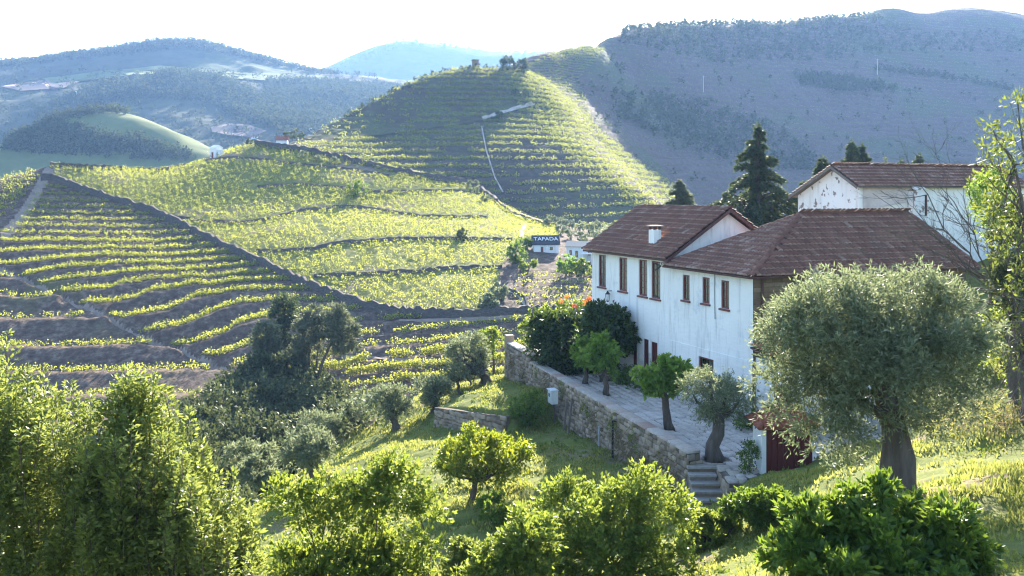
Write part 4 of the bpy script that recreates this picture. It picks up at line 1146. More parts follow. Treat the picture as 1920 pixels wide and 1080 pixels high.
# ---- individual vines: the ones that show largest --------------------------------------
def vine_mesh(i):
    r = np.random.default_rng(300 + i)
    m = MB().tube([(0, 0, -.1), (.03 * i - .05, .02, .3), (.02, .05, .55)], [.04, .03, .02], 5)
    n = 46
    C = r.normal(0, 1, (n, 3)) * np.array((.36, .26, .27)); C[:, 2] += .72
    C = C[C[:, 2] > .15]
    D = nrm(C - np.array((0, 0, .5)))
    V, Fc = leaf_quads(C, D, .26, .22, 1.2)
    return m, V, Fc
vine_leafs, vine_stems = [], []
for i in range(5):
    m, V, Fc = vine_mesh(i)
    me = np_mesh('vine_leaves', V, Fc); me.materials.append(M['vine']); vine_leafs.append(me)
    me2 = bpy.data.meshes.new('vine_stem'); me2.from_pydata(m.v, [], m.f); me2.materials.append(M['twig']); vine_stems.append(me2)
order = np.argsort(V_T[:, 1] + 400 * (~((pxT > 0) & (pxT < 960) & (pyT < 720))) + 60 * ((pxT > 960) | ((pxT < 470) & (pyT > 660))))
own = order[:300]
for q in own:
    i = int(rng.integers(5)); p = V_T[q]
    o = thing('grapevine', p, 'small leafy grapevine in the nearer terrace rows across the gully', 'vine', 'grapevines on the nearer terrace rows')
    o.rotation_euler = (0, 0, float(rng.uniform(0, 6.3))); s = float(rng.uniform(.65, 1.0)); o.scale = (s, s, s)
    for nm, me in (('foliage', vine_leafs[i]), ('stem', vine_stems[i])):
        c = bpy.data.objects.new(nm, me); COL.objects.link(c); c.parent = o
rest = np.setdiff1d(np.arange(len(V_T)), own)
vine_stuff('terrace_vines', V_T[rest], M['vine'], 13, .74, .24, 'rows of small vines along the stepped terraces')

# ---- close-planted slope -----------------------------------------------------------------
FW = {'a': [(293, 403), (350, 412), (400, 418), (467, 418), (520, 408), (563, 396), (640, 389), (673, 390), (793, 407), (913, 409)],
      'b': [(480, 473), (540, 472), (590, 468), (633, 457), (680, 454), (747, 450), (847, 450), (960, 451)],
      'c': [(590, 519), (680, 516), (780, 511), (847, 504), (940, 503)],
      'd': [(483, 351), (560, 346), (647, 353), (710, 360), (860, 358), (900, 366)],
      'e': [(385, 302), (440, 296), (500, 300), (560, 309), (660, 318), (730, 330)]}
PATHS = [[(417, 309), (483, 350), (567, 397), (632, 457), (690, 512)], [(663, 314), (695, 350), (722, 378)], [(853, 452), (856, 500)], [(985, 420), (978, 445)], [(770, 512), (800, 545)]]
n_ = 40000
px = rng.uniform(90, 1050, n_ * 3); Y = rng.uniform(122, 224, n_ * 3)
# planting grid running up the slope
u_, v_ = (px - 960) / F * Y, Y
ang = math.radians(24)
gu, gv = u_ * math.cos(ang) + v_ * math.sin(ang), -u_ * math.sin(ang) + v_ * math.cos(ang)
gu, gv = np.round(gu / 1.15) * 1.15, np.round(gv / .9) * .9
g_ = np.unique(np.c_[gu, gv].round(3), axis=0)
x_, y_ = g_[:, 0] * math.cos(ang) - g_[:, 1] * math.sin(ang), g_[:, 0] * math.sin(ang) + g_[:, 1] * math.cos(ang)
x_ = x_ + rng.normal(0, .16, len(x_)); y_ = y_ + rng.normal(0, .16, len(y_))
zs_ = tps_A(x_, y_); px_, py_ = proj(x_, y_, zs_)
k_ = inside(px_, py_, POLY_V)
for ln in list(FW.values()): k_ &= pdist(px_, py_, ln) > 3.5
for ln in PATHS: k_ &= pdist(px_, py_, ln) > 2.2
thin = fbm(px_ / 70, py_ / 30, 101)
k_ &= rng.random(len(px_)) > np.clip(.12 + 1.1 * (thin - .22), .10, .8)
V_V = np.c_[x_[k_], y_[k_], zA(x_[k_], y_[k_])]
vine_stuff('slope_vines', V_V, M['vine'], 18, .76, .22, 'close-planted vines covering the sunlit slope')
# left shoulder beyond the headland track
gp = row_points(lambda x, Y: proj(x, Y, tps_A(x, Y))[1] / 9.0 + .02 * x, -60, 80, 4.5, 160, 196, 200, (0.0,))
zs_ = tps_A(gp[:, 0], gp[:, 1]); px_, py_ = proj(gp[:, 0], gp[:, 1], zs_)
k_ = inside(px_, py_, [(-60, 440), (-60, 350), (0, 336), (58, 322), (76, 326), (58, 350), (38, 378), (0, 415)]) & (rng.random(len(px_)) > .12)
vine_stuff('shoulder_vines', np.c_[gp[k_][:, :2], zA(gp[k_][:, 0], gp[k_][:, 1])], M['vine'], 15, .95, .3, 'vine rows on the left shoulder of the vineyard hill')
# sparse vines in the garden plot
gp = row_points(lambda x, Y: proj(x, Y, tps_A(x, Y))[1] / 13.0, 965, 1180, 6, 122, 165, 200, (0.0,))
zs_ = tps_A(gp[:, 0], gp[:, 1]); px_, py_ = proj(gp[:, 0], gp[:, 1], zs_)
k_ = inside(px_, py_, POLY_G) & (rng.random(len(px_)) > .35) & (py_ > 508)
V_G = np.c_[gp[k_][:, :2], zA(gp[k_][:, 0], gp[k_][:, 1])]
vine_stuff('plot_vines', V_G, M['vine'], 12, .75, .26, 'thin rows of young vines in the plot by the white house')

# ---- rows on the middle hill ----------------------------------------------------------------
def tb(x, Y):
    zs = tps_B(x, Y); return -(zs + 1.4 * fbm(x / 45, Y / 45, 21)) / HB
bp = row_points(tb, 470, 1300, 2.1, 226, 350, 600, (0.0,))
zb = zB(bp[:, 0], bp[:, 1]); px_, py_ = proj(bp[:, 0], bp[:, 1], zb)
BROAD = [(575, 262), (640, 259), (720, 253), (790, 243), (860, 233), (905, 225), (940, 214), (1000, 197)]
BPATH = [(903, 238), (912, 285), (928, 335), (943, 362)]
BTRK = [(1000, 197), (1040, 228), (1098, 268), (1150, 312), (1200, 348), (1262, 392)]
dark = inside(px_, py_, [(530, 280), (560, 262), (650, 214), (720, 178), (800, 175), (800, 210), (740, 245), (640, 262)])
dull = inside(px_, py_, [(920, 262), (1010, 268), (1080, 285), (1110, 320), (1165, 372), (1190, 420), (1000, 420), (960, 390), (925, 330)])
k_ = rng.random(len(px_)) > np.where(dark, .75, np.where(dull, .45, .03))
k_ &= ~(vnoise(px_ / 45, py_ / 8, 93) > .33)
for ln in (BROAD, BPATH, BTRK): k_ &= pdist(px_, py_, ln) > 3.5
V_B = np.c_[bp[k_][:, :2], zb[k_]]
bp = row_points(tb, 960, 1300, 2.1, 226, 350, 600, (.33, .66)); zb = zB(bp[:, 0], bp[:, 1]); px_, py_ = proj(bp[:, 0], bp[:, 1], zb)
k_ = (pdist(px_, py_, [(985, 140), (1030, 185), (1105, 262), (1185, 330), (1275, 395), (1340, 410)]) < 48) & (rng.random(len(px_)) > .5)
V_B = np.r_[V_B, np.c_[bp[k_][:, :2], zb[k_]]]
vine_stuff('hill_vines', V_B, M['vine_far'], 10, 1.05, .44, 'vine rows along the terraces of the middle hill')
# thin dull rows on the big shaded hill
cp = row_points(lambda x, Y: -(tps_C(x, Y) + 2.0 * fbm(x / 70, Y / 70, 31)) / HC, 1000, 1960, 3.6, 285, 780, 800, (0.0,))
k_ = rng.random(len(cp)) > .2
cpz = zC(cp[k_][:, 0], cp[k_][:, 1])
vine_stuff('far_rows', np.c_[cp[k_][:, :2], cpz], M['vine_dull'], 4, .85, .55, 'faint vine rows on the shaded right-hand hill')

qx_, qy_ = proj(cp[:, 0], cp[:, 1], tps_C(cp[:, 0], cp[:, 1]))
cp2 = row_points(lambda x, Y: -(tps_C(x, Y) + 2.0 * fbm(x / 70, Y / 70, 31)) / HC, 980, 1140, 2.4, 300, 470, 400, (0.0, .5))
qx_, qy_ = proj(cp2[:, 0], cp2[:, 1], tps_C(cp2[:, 0], cp2[:, 1]))
k_ = inside(qx_, qy_, [(985, 122), (1060, 92), (1130, 70), (1140, 90), (1085, 150), (1120, 255), (1060, 235), (1005, 165)])
vine_stuff('ridge_rows', np.c_[cp2[k_][:, :2], zC(cp2[k_][:, 0], cp2[k_][:, 1])], M['vine_far'], 8, .95, .42, 'lit vine rows where the middle hill joins the right-hand hill')
# ---- field walls and tracks, draped on the ground --------------------------------------
def drape(zf, line, y0, y1, step=6):
    return np.array([on_ground(zf, px, py, y0, y1, 260) for px, py in resample(line, step)])
def side_of(pts):
    d = np.gradient(pts[:, :2], axis=0); d /= np.linalg.norm(d, axis=1, keepdims=True) + 1e-9
    return np.c_[d[:, 1], -d[:, 0]]
def field_wall(line, h, w, label, zf=zA, y0=100, y1=235, lift=0., mat='drystone', name='field_wall'):
    p = drape(zf, line, y0, y1); s = side_of(p)
    p[:, 2] = zf(p[:, 0], p[:, 1]); n = len(p)
    a, b = p[:, :2] + s * w / 2, p[:, :2] - s * w / 2
    hh = h * (1 + .25 * rng.uniform(-1, 1, n))
    V = np.concatenate([np.c_[a, p[:, 2] - .5], np.c_[a, p[:, 2] + hh], np.c_[b, p[:, 2] + hh + rng.uniform(-.05, .05, n)], np.c_[b, p[:, 2] - .5]])
    Fc = [(r * n + i, r * n + i + 1, (r + 1) * n + i + 1, (r + 1) * n + i) for r in range(3) for i in range(n - 1)]
    Fc += [(0, n, 2 * n, 3 * n), (n - 1, 2 * n - 1, 3 * n - 1, 4 * n - 1)]
    return tag(link_mesh(name, np_mesh(name, V, np.array(Fc)), M[mat]), label, 'wall', 'dry-stone walls across the vineyard hill')
def track(line, w, zf, y0, y1, mat='track', lift=.12, name='track'):
    p = drape(zf, line, y0, y1, 4); s = side_of(p); k = 5; V = []
    for t in np.linspace(-.5, .5, k):
        q = p[:, :2] + s * w * t; V.append(np.c_[q, np.maximum(zf(q[:, 0], q[:, 1]), p[:, 2] - .3) + lift])
    n = len(p); V = np.concatenate(V)
    Fc = [(r * n + i, r * n + i + 1, (r + 1) * n + i + 1, (r + 1) * n + i) for r in range(k - 1) for i in range(n - 1)]
    return tag(link_mesh(name, np_mesh(name, V, np.array(Fc), True), M[mat]), kind='structure')
field_wall(FW['a'], .5, .7, 'dry-stone wall curving across the upper half of the sunlit vine slope')
field_wall(FW['b'], .55, .7, 'dry-stone wall across the middle of the vine slope, level with the white sign house')
field_wall(FW['c'], .55, .7, 'lowest dry-stone wall inside the vine slope, above the diagonal wall')
field_wall(FW['d'], .4, .6, 'short thin dry-stone wall high on the vine slope')
field_wall(FW['e'], .4, .6, 'dry-stone wall just under the crest of the vine slope')
field_wall(DIAG[:10], 1.15, .6, 'long tall dark wall running diagonally between terraces and vine slope')
field_wall([(750, 592), (850, 594), (990, 586), (1108, 586)], .9, 1.0, 'dark roadside wall along the foot of the vine slope')
field_wall([(480, 274), (560, 284), (640, 301), (720, 318), (800, 335), (880, 349), (930, 381)], 1.3, 1.0, 'tall dark wall along the crest road below the middle hill', y1=226)
field_wall([(97, 312), (200, 317), (300, 323), (350, 312)], .8, .8, 'dark wall edging the left crest of the vine slope')
field_wall([(928, 378), (960, 402), (1000, 416), (1045, 426)], .7, .7, 'dark wall below the pale bend of the crest road', y1=226)
field_wall([(955, 545), (985, 560), (992, 582)], .5, .5, 'pale low wall beside the plot of young vines')
track([(640, 671), (700, 672), (780, 679), (860, 684)], .6, zA, 100, 135, 'path_earth', .1, 'dirt_track')
track([(750, 600), (850, 602), (990, 594)], .7, zA, 100, 135, 'path_earth', .1, 'dirt_track')
track([(365, 312), (405, 296), (430, 282)], 2.0, zA, 190, 225, 'track', .1, 'dirt_track')
track([(930, 379), (950, 395), (972, 408), (1000, 415)], 1.6, zA, 190, 226, 'track', .4, 'road')
track([(985, 420), (980, 434), (977, 446)], .8, zA, 150, 210, 'track', .1, 'footpath')
track([(955, 545), (975, 555), (990, 575)], .9, zA, 120, 150, 'track', .1, 'footpath')
track(BROAD[5:], 1.7, zB, 230, 350, 'track', .5, 'road')
track(BROAD[:6], 2.2, zB, 230, 350, 'midhill', .35, 'dirt_track')
track(BPATH, .38, zB, 226, 330, 'track', .3, 'footpath')
track(BTRK, .45, zB, 226, 345, 'path_earth', .3, 'dirt_track')
rng = np.random.default_rng(71)
# ================================================================== TREES AND BUSHES
def ell_points(n, c, r, shell=2.2, up=None):
    d = rand_unit(n); rad = rng.random(n) ** (1 / shell)
    return np.array(c) + d * rad[:, None] * np.array(r)

def limb(m, p, q, r0, r1, n=4, wob=.08, k=6):
    p, q = np.array(p, float), np.array(q, float); L = np.linalg.norm(q - p)
    pts = [p + (q - p) * t + (rng.normal(0, wob * L, 3) * (0 < t < 1)) * np.array((1, 1, .5)) + np.array((0, 0, -.06 * L * math.sin(math.pi * t))) for t in np.linspace(0, 1, n)]
    m.tube(pts, list(np.linspace(r0, r1, n)), k, cap=False); return pts

def tree(name, label, cat, base, ells, trunk, leaf, group=None, crown_name='crown', mats=('olive', 'bark'), sag=.15):
    """ells: [(centre, radii, clumps, clump radius, leaves per clump)]; trunk: (radius, fork height fraction, limbs, stems);
    leaf: (length, width, spread, up-bias)"""
    base = np.array(base, float)
    root = thing(name, base, label, cat, group)
    cl, VV, FF, n0 = [], [], [], 0
    for (c, r, nc, cr, nl) in ells:
        c = np.array(c, float); r = np.array(r, float)
        cc = ell_points(nc, c, r * .88, 2.6)
        cl.append(cc)
        sz = cr * rng.uniform(.55, 1.5, nc)
        # leafy sprigs radiate from every clump
        k = np.maximum(1, (nl / 9 * (sz / cr) ** 1.6).astype(int)); sid = np.repeat(np.arange(nc), k); ns = len(sid)
        sd = nrm(rand_unit(ns) + .7 * nrm(cc[sid] - c) + np.array((0, 0, leaf[3])))
        s0 = cc[sid] + rand_unit(ns) * (.35 * sz[sid] * rng.random(ns))[:, None]
        li = np.repeat(np.arange(ns), 9); t = rng.random(len(li)) ** .8
        Cp = s0[li] + sd[li] * (t * sz[sid[li]] * 1.15)[:, None] + rng.normal(0, .045, (len(li), 3)) * sz[sid[li]][:, None]
        Cp[:, 2] -= sag * (t ** 2) * sz[sid[li]]
        V, Fc = leaf_quads(Cp, sd[li], leaf[0], leaf[1], leaf[2])
        VV.append(V - base); FF.append(Fc + n0); n0 += len(V)
    link_mesh(crown_name, np_mesh(crown_name, np.concatenate(VV), np.concatenate(FF)), M[mats[0]], root)
    if trunk:
        rad, fork, nl, stems = trunk
        cl = np.concatenate(cl); cen = cl.mean(0)
        m = MB()
        for s_ in range(stems):
            b0 = base + np.array((rng.normal(0, rad * 1.2), rng.normal(0, rad * 1.2), -.15)) * (stems > 1) + np.array((0, 0, -.12))
            top = base + (cen - base) * fork + rng.normal(0, rad * .8, 3) * np.array((1, 1, .2))
            n = 6
            pts = [b0 + (top - b0) * t + rng.normal(0, rad * .35, 3) * (0 < t < 1) * np.array((1, 1, 0)) for t in np.linspace(0, 1, n)]
            m.tube(pts, [rad * f for f in (1.45, 1.12, .98, .9, .85, .8)], 10)
            for i in rng.permutation(len(cl))[:nl]:
                limb(m, pts[-1] - np.array((0, 0, rad * .5)), cl[i], rad * .55, rad * .12, 5, .07)
        m.build('trunk', M[mats[1]], root, smooth=True)
    return root

def px_tree(name, label, cat, bpx, bpy_, box, Y=None, **kw):
    """tree whose foot and crown box are read off the photo; its distance is where the foot meets the ground"""
    if Y is None: b = on_ground(kw.pop('zf', zN), bpx, bpy_, kw.pop('y0', 16), kw.pop('y1', 75), 900)
    else:
        b = P(bpx, bpy_, Y)
        if kw.pop('snap', True): b[2] = float(kw.pop('zf', zN)(np.array([b[0]]), np.array([b[1]]))[0])
    s = b[1] / F
    x0, y0, x1, y1 = box
    c = P((x0 + x1) / 2, (y0 + y1) / 2, b[1]); r = ((x1 - x0) / 2 * s, (x1 - x0) / 2 * s * kw.pop('deep', .9), (y1 - y0) / 2 * s)
    nc, cr, nl = kw.pop('cl')
    return tree(name, label, cat, b, [(c, r, nc, cr * (r[0] + r[2]) / 2, nl)] + kw.pop('extra', []), **kw)

OL = dict(mats=('olive', 'bark_olive'))
# ---- the great olive on the right -----------------------------------------------------
b = P(1680, 925, 22.0); b[2] = gz(b)
def q22(px, py, dY=0.): return P(px, py, 22.0 + dY)
ellsO = [(q22(1560, 640), (1.75, 1.5, 1.45), 95, .42, 215), (q22(1735, 625, .3), (1.6, 1.5, 1.35), 88, .42, 215), (q22(1650, 690, -.5), (1.9, 1.3, 1.45), 72, .42, 200),
         (q22(1545, 790, -.3), (1.15, 1.0, .85), 34, .38, 95), (q22(1455, 725, .2), (.55, .7, .6), 12, .3, 80), (q22(1800, 720, .2), (.85, .9, .9), 24, .38, 85), (q22(1650, 560, .3), (2.4, 1.5, .62), 60, .40, 105),
         (q22(1720, 800, .2), (.7, .7, .45), 12, .3, 70)]
bigo = tree('olive_tree', 'huge old olive tree with broad silvery crown and thick leaning trunk on the right bank', 'tree', b, ellsO, None, (.13, .036, .9, .25), **OL)
m = MB()
tr = [b + np.array((0, 0, -.3)), q22(1682, 880), q22(1683, 830), q22(1668, 770), q22(1645, 700), q22(1632, 640)]
m.tube(tr, [.44, .35, .30, .27, .22, .15], 14)
m.tube([b + np.array((.25, -.15, -.3)), q22(1700, 905, -.2), q22(1704, 860, -.1), q22(1690, 800)], [.26, .21, .16, .10], 9)
m.tube([b + np.array((-.3, -.1, -.3)), q22(1662, 900, -.15), q22(1664, 840, -.1), q22(1660, 780)], [.24, .19, .14, .10], 9)
for t in [(1560, 640), (1510, 670), (1600, 600), (1700, 610), (1750, 640), (1780, 690), (1560, 760), (1720, 660), (1640, 620), (1530, 740)]:
    limb(m, tr[rng.integers(3, 6)], q22(t[0], t[1], rng.uniform(-.6, .6)), .15, .03, 6, .05)
tm = m.build('trunk', M['bark_olive'], bigo, smooth=True)
# ---- terrace trees ------------------------------------------------------------------------
b = np.array((7.62, 35.3, 0.02))
def q35(px, py, d=0.): return P(px, py, 35.3 + d)
o1 = tree('olive_tree', 'young olive with twisted trunk growing from the paved terrace', 'tree', b,
     [(q35(1335, 735), (1.15, 1.1, .85), 46, .36, 130), (q35(1395, 745, -.2), (.55, .7, .6), 16, .3, 110), (q35(1345, 775), (.9, .8, .4), 16, .28, 90)], None, (.13, .036, .9, .3), **OL)
m = MB().tube([b - np.array((0, 0, .1)), q35(1338, 852), q35(1336, 835), q35(1347, 812), q35(1348, 790), q35(1340, 765)], [.44, .33, .26, .24, .22, .15], 11)
for t in [(1300, 740), (1330, 715), (1370, 730), (1395, 745), (1350, 760), (1310, 770)]: limb(m, q35(1344, 785), q35(*t), .1, .03, 5, .06)
m.build('trunk', M['bark_olive'], o1, smooth=True)
def flat(p): p = np.array(p, float); p[2] = 0.03; return p
MU = dict(leaf=(.21, .16, .9, .25), mats=('mulberry', 'bark'))
b = flat(P(1257, 806, 10 * F / 441)); Yb = b[1]
tree('mulberry_tree', 'pollarded mulberry with bright lit top standing alone mid-terrace', 'tree', b, [(P(1240, 706, Yb), (.85, .8, .62), 34, .34, 70), (P(1268, 700, Yb), (.5, .6, .62), 16, .3, 60), (P(1222, 712, Yb), (.4, .5, .5), 8, .28, 36)], (.17, .72, 6, 1), **MU)
b = flat(P(1138, 742, 10 * F / 377)); Yb = b[1]
tree('mulberry_tree', 'small green mulberry by the wall cap, right of a pair', 'tree', b, [(P(1132, 668, Yb), (.85, .8, .78), 34, .36, 72)], (.14, .62, 6, 1), **MU)
b = flat(P(1098, 720, 10 * F / 355)); Yb = b[1]
tree('mulberry_tree', 'small green mulberry by the wall cap, left of a pair', 'tree', b, [(P(1103, 662, Yb), (.62, .7, .72), 24, .36, 72)], (.13, .62, 5, 1), **MU)
# dark orange trees at the far end of the terrace
CI = dict(leaf=(.24, .13, .9, .1), mats=('orange_leaf', 'bark'))
b = flat(P(1055, 712, 53.0)); b[0] = P(1055, 0, 53)[0]
tree('orange_tree', 'dark dense orange tree at the far left end of the terrace', 'tree', b, [(P(1058, 640, 53), (1.75, 1.5, 1.7), 110, .5, 80), (P(1030, 610, 53.3), (.9, 1, .9), 30, .42, 70), (P(1060, 685, 52.6), (1.4, 1, .6), 34, .4, 64)], (.16, .35, 8, 2), **CI)
b = flat(P(1145, 700, 50.2))
tree('orange_tree', 'dark orange tree against the white house front', 'tree', b, [(P(1138, 618, 50.2), (1.5, 1.2, 1.25), 80, .46, 76), (P(1172, 632, 50), (.75, .8, .8), 26, .4, 66), (P(1125, 585, 50.4), (.7, .7, .5), 14, .36, 56)], (.15, .4, 8, 2), **CI)
b = flat(P(1000, 676, 56.5))
tree('young_tree', 'bright yellow-green young tree behind the raised end of the wall', 'tree', b, [(P(998, 622, 56.5), (.62, .6, .95), 26, .34, 46)], (.07, .5, 5, 1), leaf=(.2, .11, .9, .3), mats=('lemon', 'bark'))
b = flat(P(1035, 640, 56.8))
tree('young_tree', 'yellow-green tree top showing above the dark orange trees', 'tree', b, [(P(1040, 592, 56.8), (.75, .7, .6), 18, .36, 46)], (.08, .5, 5, 1), leaf=(.2, .11, .9, .3), mats=('lemon', 'bark'))
fl = thing('flowering_creeper', P(1085, 600, 55.5) * np.array((1, 1, 0)) + np.array((0, 0, .02)), 'creeper with orange blossoms above the dark orange trees', 'creeper')
C = np.concatenate([ell_points(n, P(px, py, 55.4), (.22, .2, .13)) for px, py, n in [(1052, 566, 26), (1078, 572, 26), (1106, 560, 30), (1122, 570, 20), (1030, 596, 18), (1112, 586, 24), (1095, 566, 16), (1064, 558, 16)]])
V, Fc = leaf_quads(C, rand_unit(len(C)), .13, .12, 1.)
link_mesh('blossom', np_mesh('blossom', V - wloc(fl), Fc), M['flower'], fl)
C = np.concatenate([ell_points(120, P(px, py, 55.6), (.5, .4, .35)) for px, py in [(1055, 572), (1085, 570), (1112, 566)]])
V, Fc = leaf_quads(C, rand_unit(len(C)), .2, .11, 1.)
link_mesh('foliage', np_mesh('foliage', V - wloc(fl), Fc), M['citrus'], fl)
m = MB(); limb(m, wloc(fl), P(1085, 575, 55.5), .06, .03, 6, .03); limb(m, P(1085, 590, 55.5), P(1055, 570, 55.5), .03, .01); limb(m, P(1085, 590, 55.5), P(1115, 566, 55.5), .03, .01)
m.build('stem', M['bark'], fl)
# shrubs at the house foot
for i, (a_, bb_, r_, h_, mt, lab) in enumerate([(9.8, -.7, .8, .75, 'citrus', 'dark shrub at the foot of the house front below the doors'), (8.0, -.75, .75, .6, 'citrus', 'low dark shrub along the house front behind the lone mulberry'),
                                                 (1.6, -.8, .7, .5, 'citrus', 'low green shrub at the house corner behind the terrace olive'), (-.6, -.55, .75, .55, 'citrus', 'low green shrub by the lean-to door'), (11.6, -.8, .8, .8, 'oak', 'grey-leaved shrub by the left house door')]):
    c = H(a_, bb_, 0.02)
    tree('shrub', lab, 'shrub', c, [(c + np.array((0, 0, h_ * .7)), (r_, .55, h_ * .75), 20, .28, 46)], (.04, .3, 5, 2), leaf=(.13, .07, .9, .3), group='shrubs along the house front', crown_name='foliage', mats=(mt, 'twig'))
c = np.array((S0[0] - .32, S0[1] + .35, .02))
tree('shrub', 'clipped round green bush against the white post of the red shed', 'shrub', c, [(c + np.array((0, 0, .52)), (.36, .4, .52), 26, .2, 70)], (.03, .3, 4, 1), leaf=(.07, .04, .9, .3), crown_name='foliage', mats=('citrus', 'twig'))
# ---- trees on the grass bank ------------------------------------------------------------
px_tree('fruit_tree', 'low spreading fruit tree with yellow-green lit leaves on the lawn', 'tree', 885, 938, (803, 808, 1000, 900), leaf=(.16, .075, .9, .35), cl=(90, .24, 110), trunk=(.09, .45, 9, 3), mats=('peach', 'bark'), extra=[])
px_tree('citrus_bush', 'dark round citrus bush at the foot of the rubble wall', 'bush', 992, 792, (953, 735, 1031, 792), leaf=(.14, .075, .9, .3), cl=(34, .26, 70), trunk=(.06, .3, 6, 2), crown_name='foliage', mats=('citrus', 'bark'))
px_tree('bush', 'small leafy bush in front of the low fruit tree', 'bush', 925, 990, (893, 932, 975, 985), leaf=(.15, .09, .9, .4), cl=(24, .3, 60), trunk=(.05, .3, 5, 2), crown_name='foliage', mats=('citrus', 'bark'))
OLs = dict(leaf=(.20, .062, .9, .3), mats=('olive', 'bark_olive'), group='small olives along the edge of the grass bank')
px_tree('olive_tree', 'olive with thick gnarled trunk at the far end of the rubble wall', 'tree', 906, 722, (838, 628, 916, 702), cl=(50, .32, 110), trunk=(.30, .5, 8, 2), **OLs)
px_tree('young_tree', 'slim bright green tree beside the gnarled olive at the path end', 'tree', 929, 704, (890, 614, 942, 662), leaf=(.2, .12, .9, .3), cl=(22, .34, 44), trunk=(.085, .75, 5, 1), mats=('lemon', 'bark'))
px_tree('olive_tree', 'small olive with thin dark trunk left of the gnarled olive', 'tree', 862, 738, (830, 684, 878, 716), cl=(20, .34, 64), trunk=(.10, .7, 5, 1), **OLs)
px_tree('olive_tree', 'round olive bush just below the thin-trunked olive', 'tree', 818, 768, (776, 708, 846, 764), cl=(42, .32, 110), trunk=(.12, .4, 6, 2), **OLs)
px_tree('olive_tree', 'olive with two short trunks casting a long shadow on the grass', 'tree', 740, 806, (688, 724, 772, 784), cl=(46, .32, 110), trunk=(.17, .5, 7, 2), **OLs)
px_tree('olive_tree', 'dark-trunked olive standing on the shaded bank, lower left of the lawn', 'tree', 586, 906, (528, 806, 630, 872), cl=(54, .3, 110), trunk=(.12, .55, 8, 1), **OLs)
px_tree('olive_tree', 'wide silvery olive directly behind the dark-trunked one', 'tree', 612, 846, (548, 776, 655, 826), cl=(50, .3, 110), trunk=(.12, .4, 7, 2), **OLs)
px_tree('olive_tree', 'silvery olive nearest the dark oak wood', 'tree', 470, 900, (424, 826, 512, 880), Y=46., snap=False, cl=(44, .32, 110), trunk=(.10, .45, 6, 1), **OLs)
px_tree('olive_tree', 'lowest silvery olive at the left edge of the bank', 'tree', 484, 912, (444, 862, 520, 904), Y=43., snap=False, cl=(36, .32, 110), trunk=(.08, .45, 5, 1), **OLs)
px_tree('olive_tree', 'small olive half hidden between the wide olive and the two-trunked one', 'tree', 668, 806, (636, 752, 700, 800), cl=(26, .32, 70), trunk=(.09, .4, 5, 1), **OLs)
px_tree('olive_tree', 'pale olive bush behind the two-trunked olive', 'tree', 690, 775, (655, 728, 715, 775), Y=62., snap=False, cl=(26, .32, 70), trunk=(.09, .4, 5, 1), **OLs)
px_tree('olive_tree', 'small olive low bush right of the thin-trunked olive', 'tree', 885, 722, (862, 690, 895, 720), cl=(14, .36, 60), trunk=(.06, .4, 4, 1), **OLs)

# ---- bushes along the bottom of the picture -------------------------------------------
LE = dict(leaf=(.125, .062, .85, .45), crown_name='foliage', mats=('lemon', 'bark'))
def ground(x, Y): return np.array((x, Y, gz((x, Y))))
def bush(name, label, cat, X, Y, top, width_px, mat, leafsz, ncl, nl, extra=(), trunk=(.08, .25, 9, 3), spread=.85, up=.45, cr=.2, lowf=.1, group=None):
    g0 = ground((X - 960) / F * Y, Y); zt = CZ - (top - HZ) / F * Y; w_ = width_px / 2 / F * Y
    hz = (zt - g0[2]) / 2 * (1 - lowf); c = np.array((g0[0], Y, zt - hz))
    e = [(c - np.array((0, 0, hz * .25)), (w_ * .7, w_ * .7, hz * .6), int(ncl * .35), cr * .8 * (w_ + hz), int(nl * .7))]
    nlobe = 13
    for k_ in range(nlobe):
        u_ = -1 + 2 * (k_ + rng.random()) / nlobe; r_ = rng.uniform(.20, .36) * w_
        hz2 = rng.uniform(.45, 1.0) * (1 - .45 * u_ * u_) * hz
        q_ = np.array((g0[0] + u_ * w_ * .82, Y + rng.uniform(-.6, .5) * w_, zt - 2 * hz + 2 * hz * rng.uniform(.72, 1.02) * (1 - .35 * u_ * u_) - r_))
        e.append((q_, (r_, r_, r_ * rng.uniform(1.0, 1.7)), max(5, int(ncl * .075)), cr * .6 * (w_ + hz), nl))
    for (dx, py, ww, hh, nc2) in extra:
        e.append((P(dx, py, Y), (ww / F * Y, ww / F * Y * .8, hh / F * Y), nc2, cr * (w_ + hz) * .7, nl))
    return tree(name, label, cat, g0, e, trunk, (leafsz, leafsz * .5, spread, up), group, 'foliage', (mat, 'bark'))
bush('lemon_tree', 'bright lemon tree, widest of the leafy row below the steps', 'tree', 1120, 25, 938, 320, 'lemon', .135, 130, 130, extra=[(1180, 945, 60, 45, 18), (1060, 955, 70, 45, 18), (1235, 960, 55, 40, 16)], trunk=(.11, .35, 10, 1))
bush('lemon_tree', 'yellow-green lemon bush in front, left of the widest lemon tree', 'bush', 960, 22.5, 985, 170, 'lemon', .13, 70, 115, extra=[(1000, 1000, 40, 35, 14)])
bush('lemon_tree', 'loose leafy lemon bush below the stub wall of the steps', 'bush', 1335, 27, 962, 130, 'lemon', .13, 42, 110)
bush('citrus_bush', 'rounded citrus bush between the steps and the big olive', 'bush', 1435, 26.5, 915, 140, 'citrus', .13, 54, 120, extra=[(1400, 950, 30, 25, 10)])
g0 = ground((1660 - 960) / F * 14.5, 14.5)
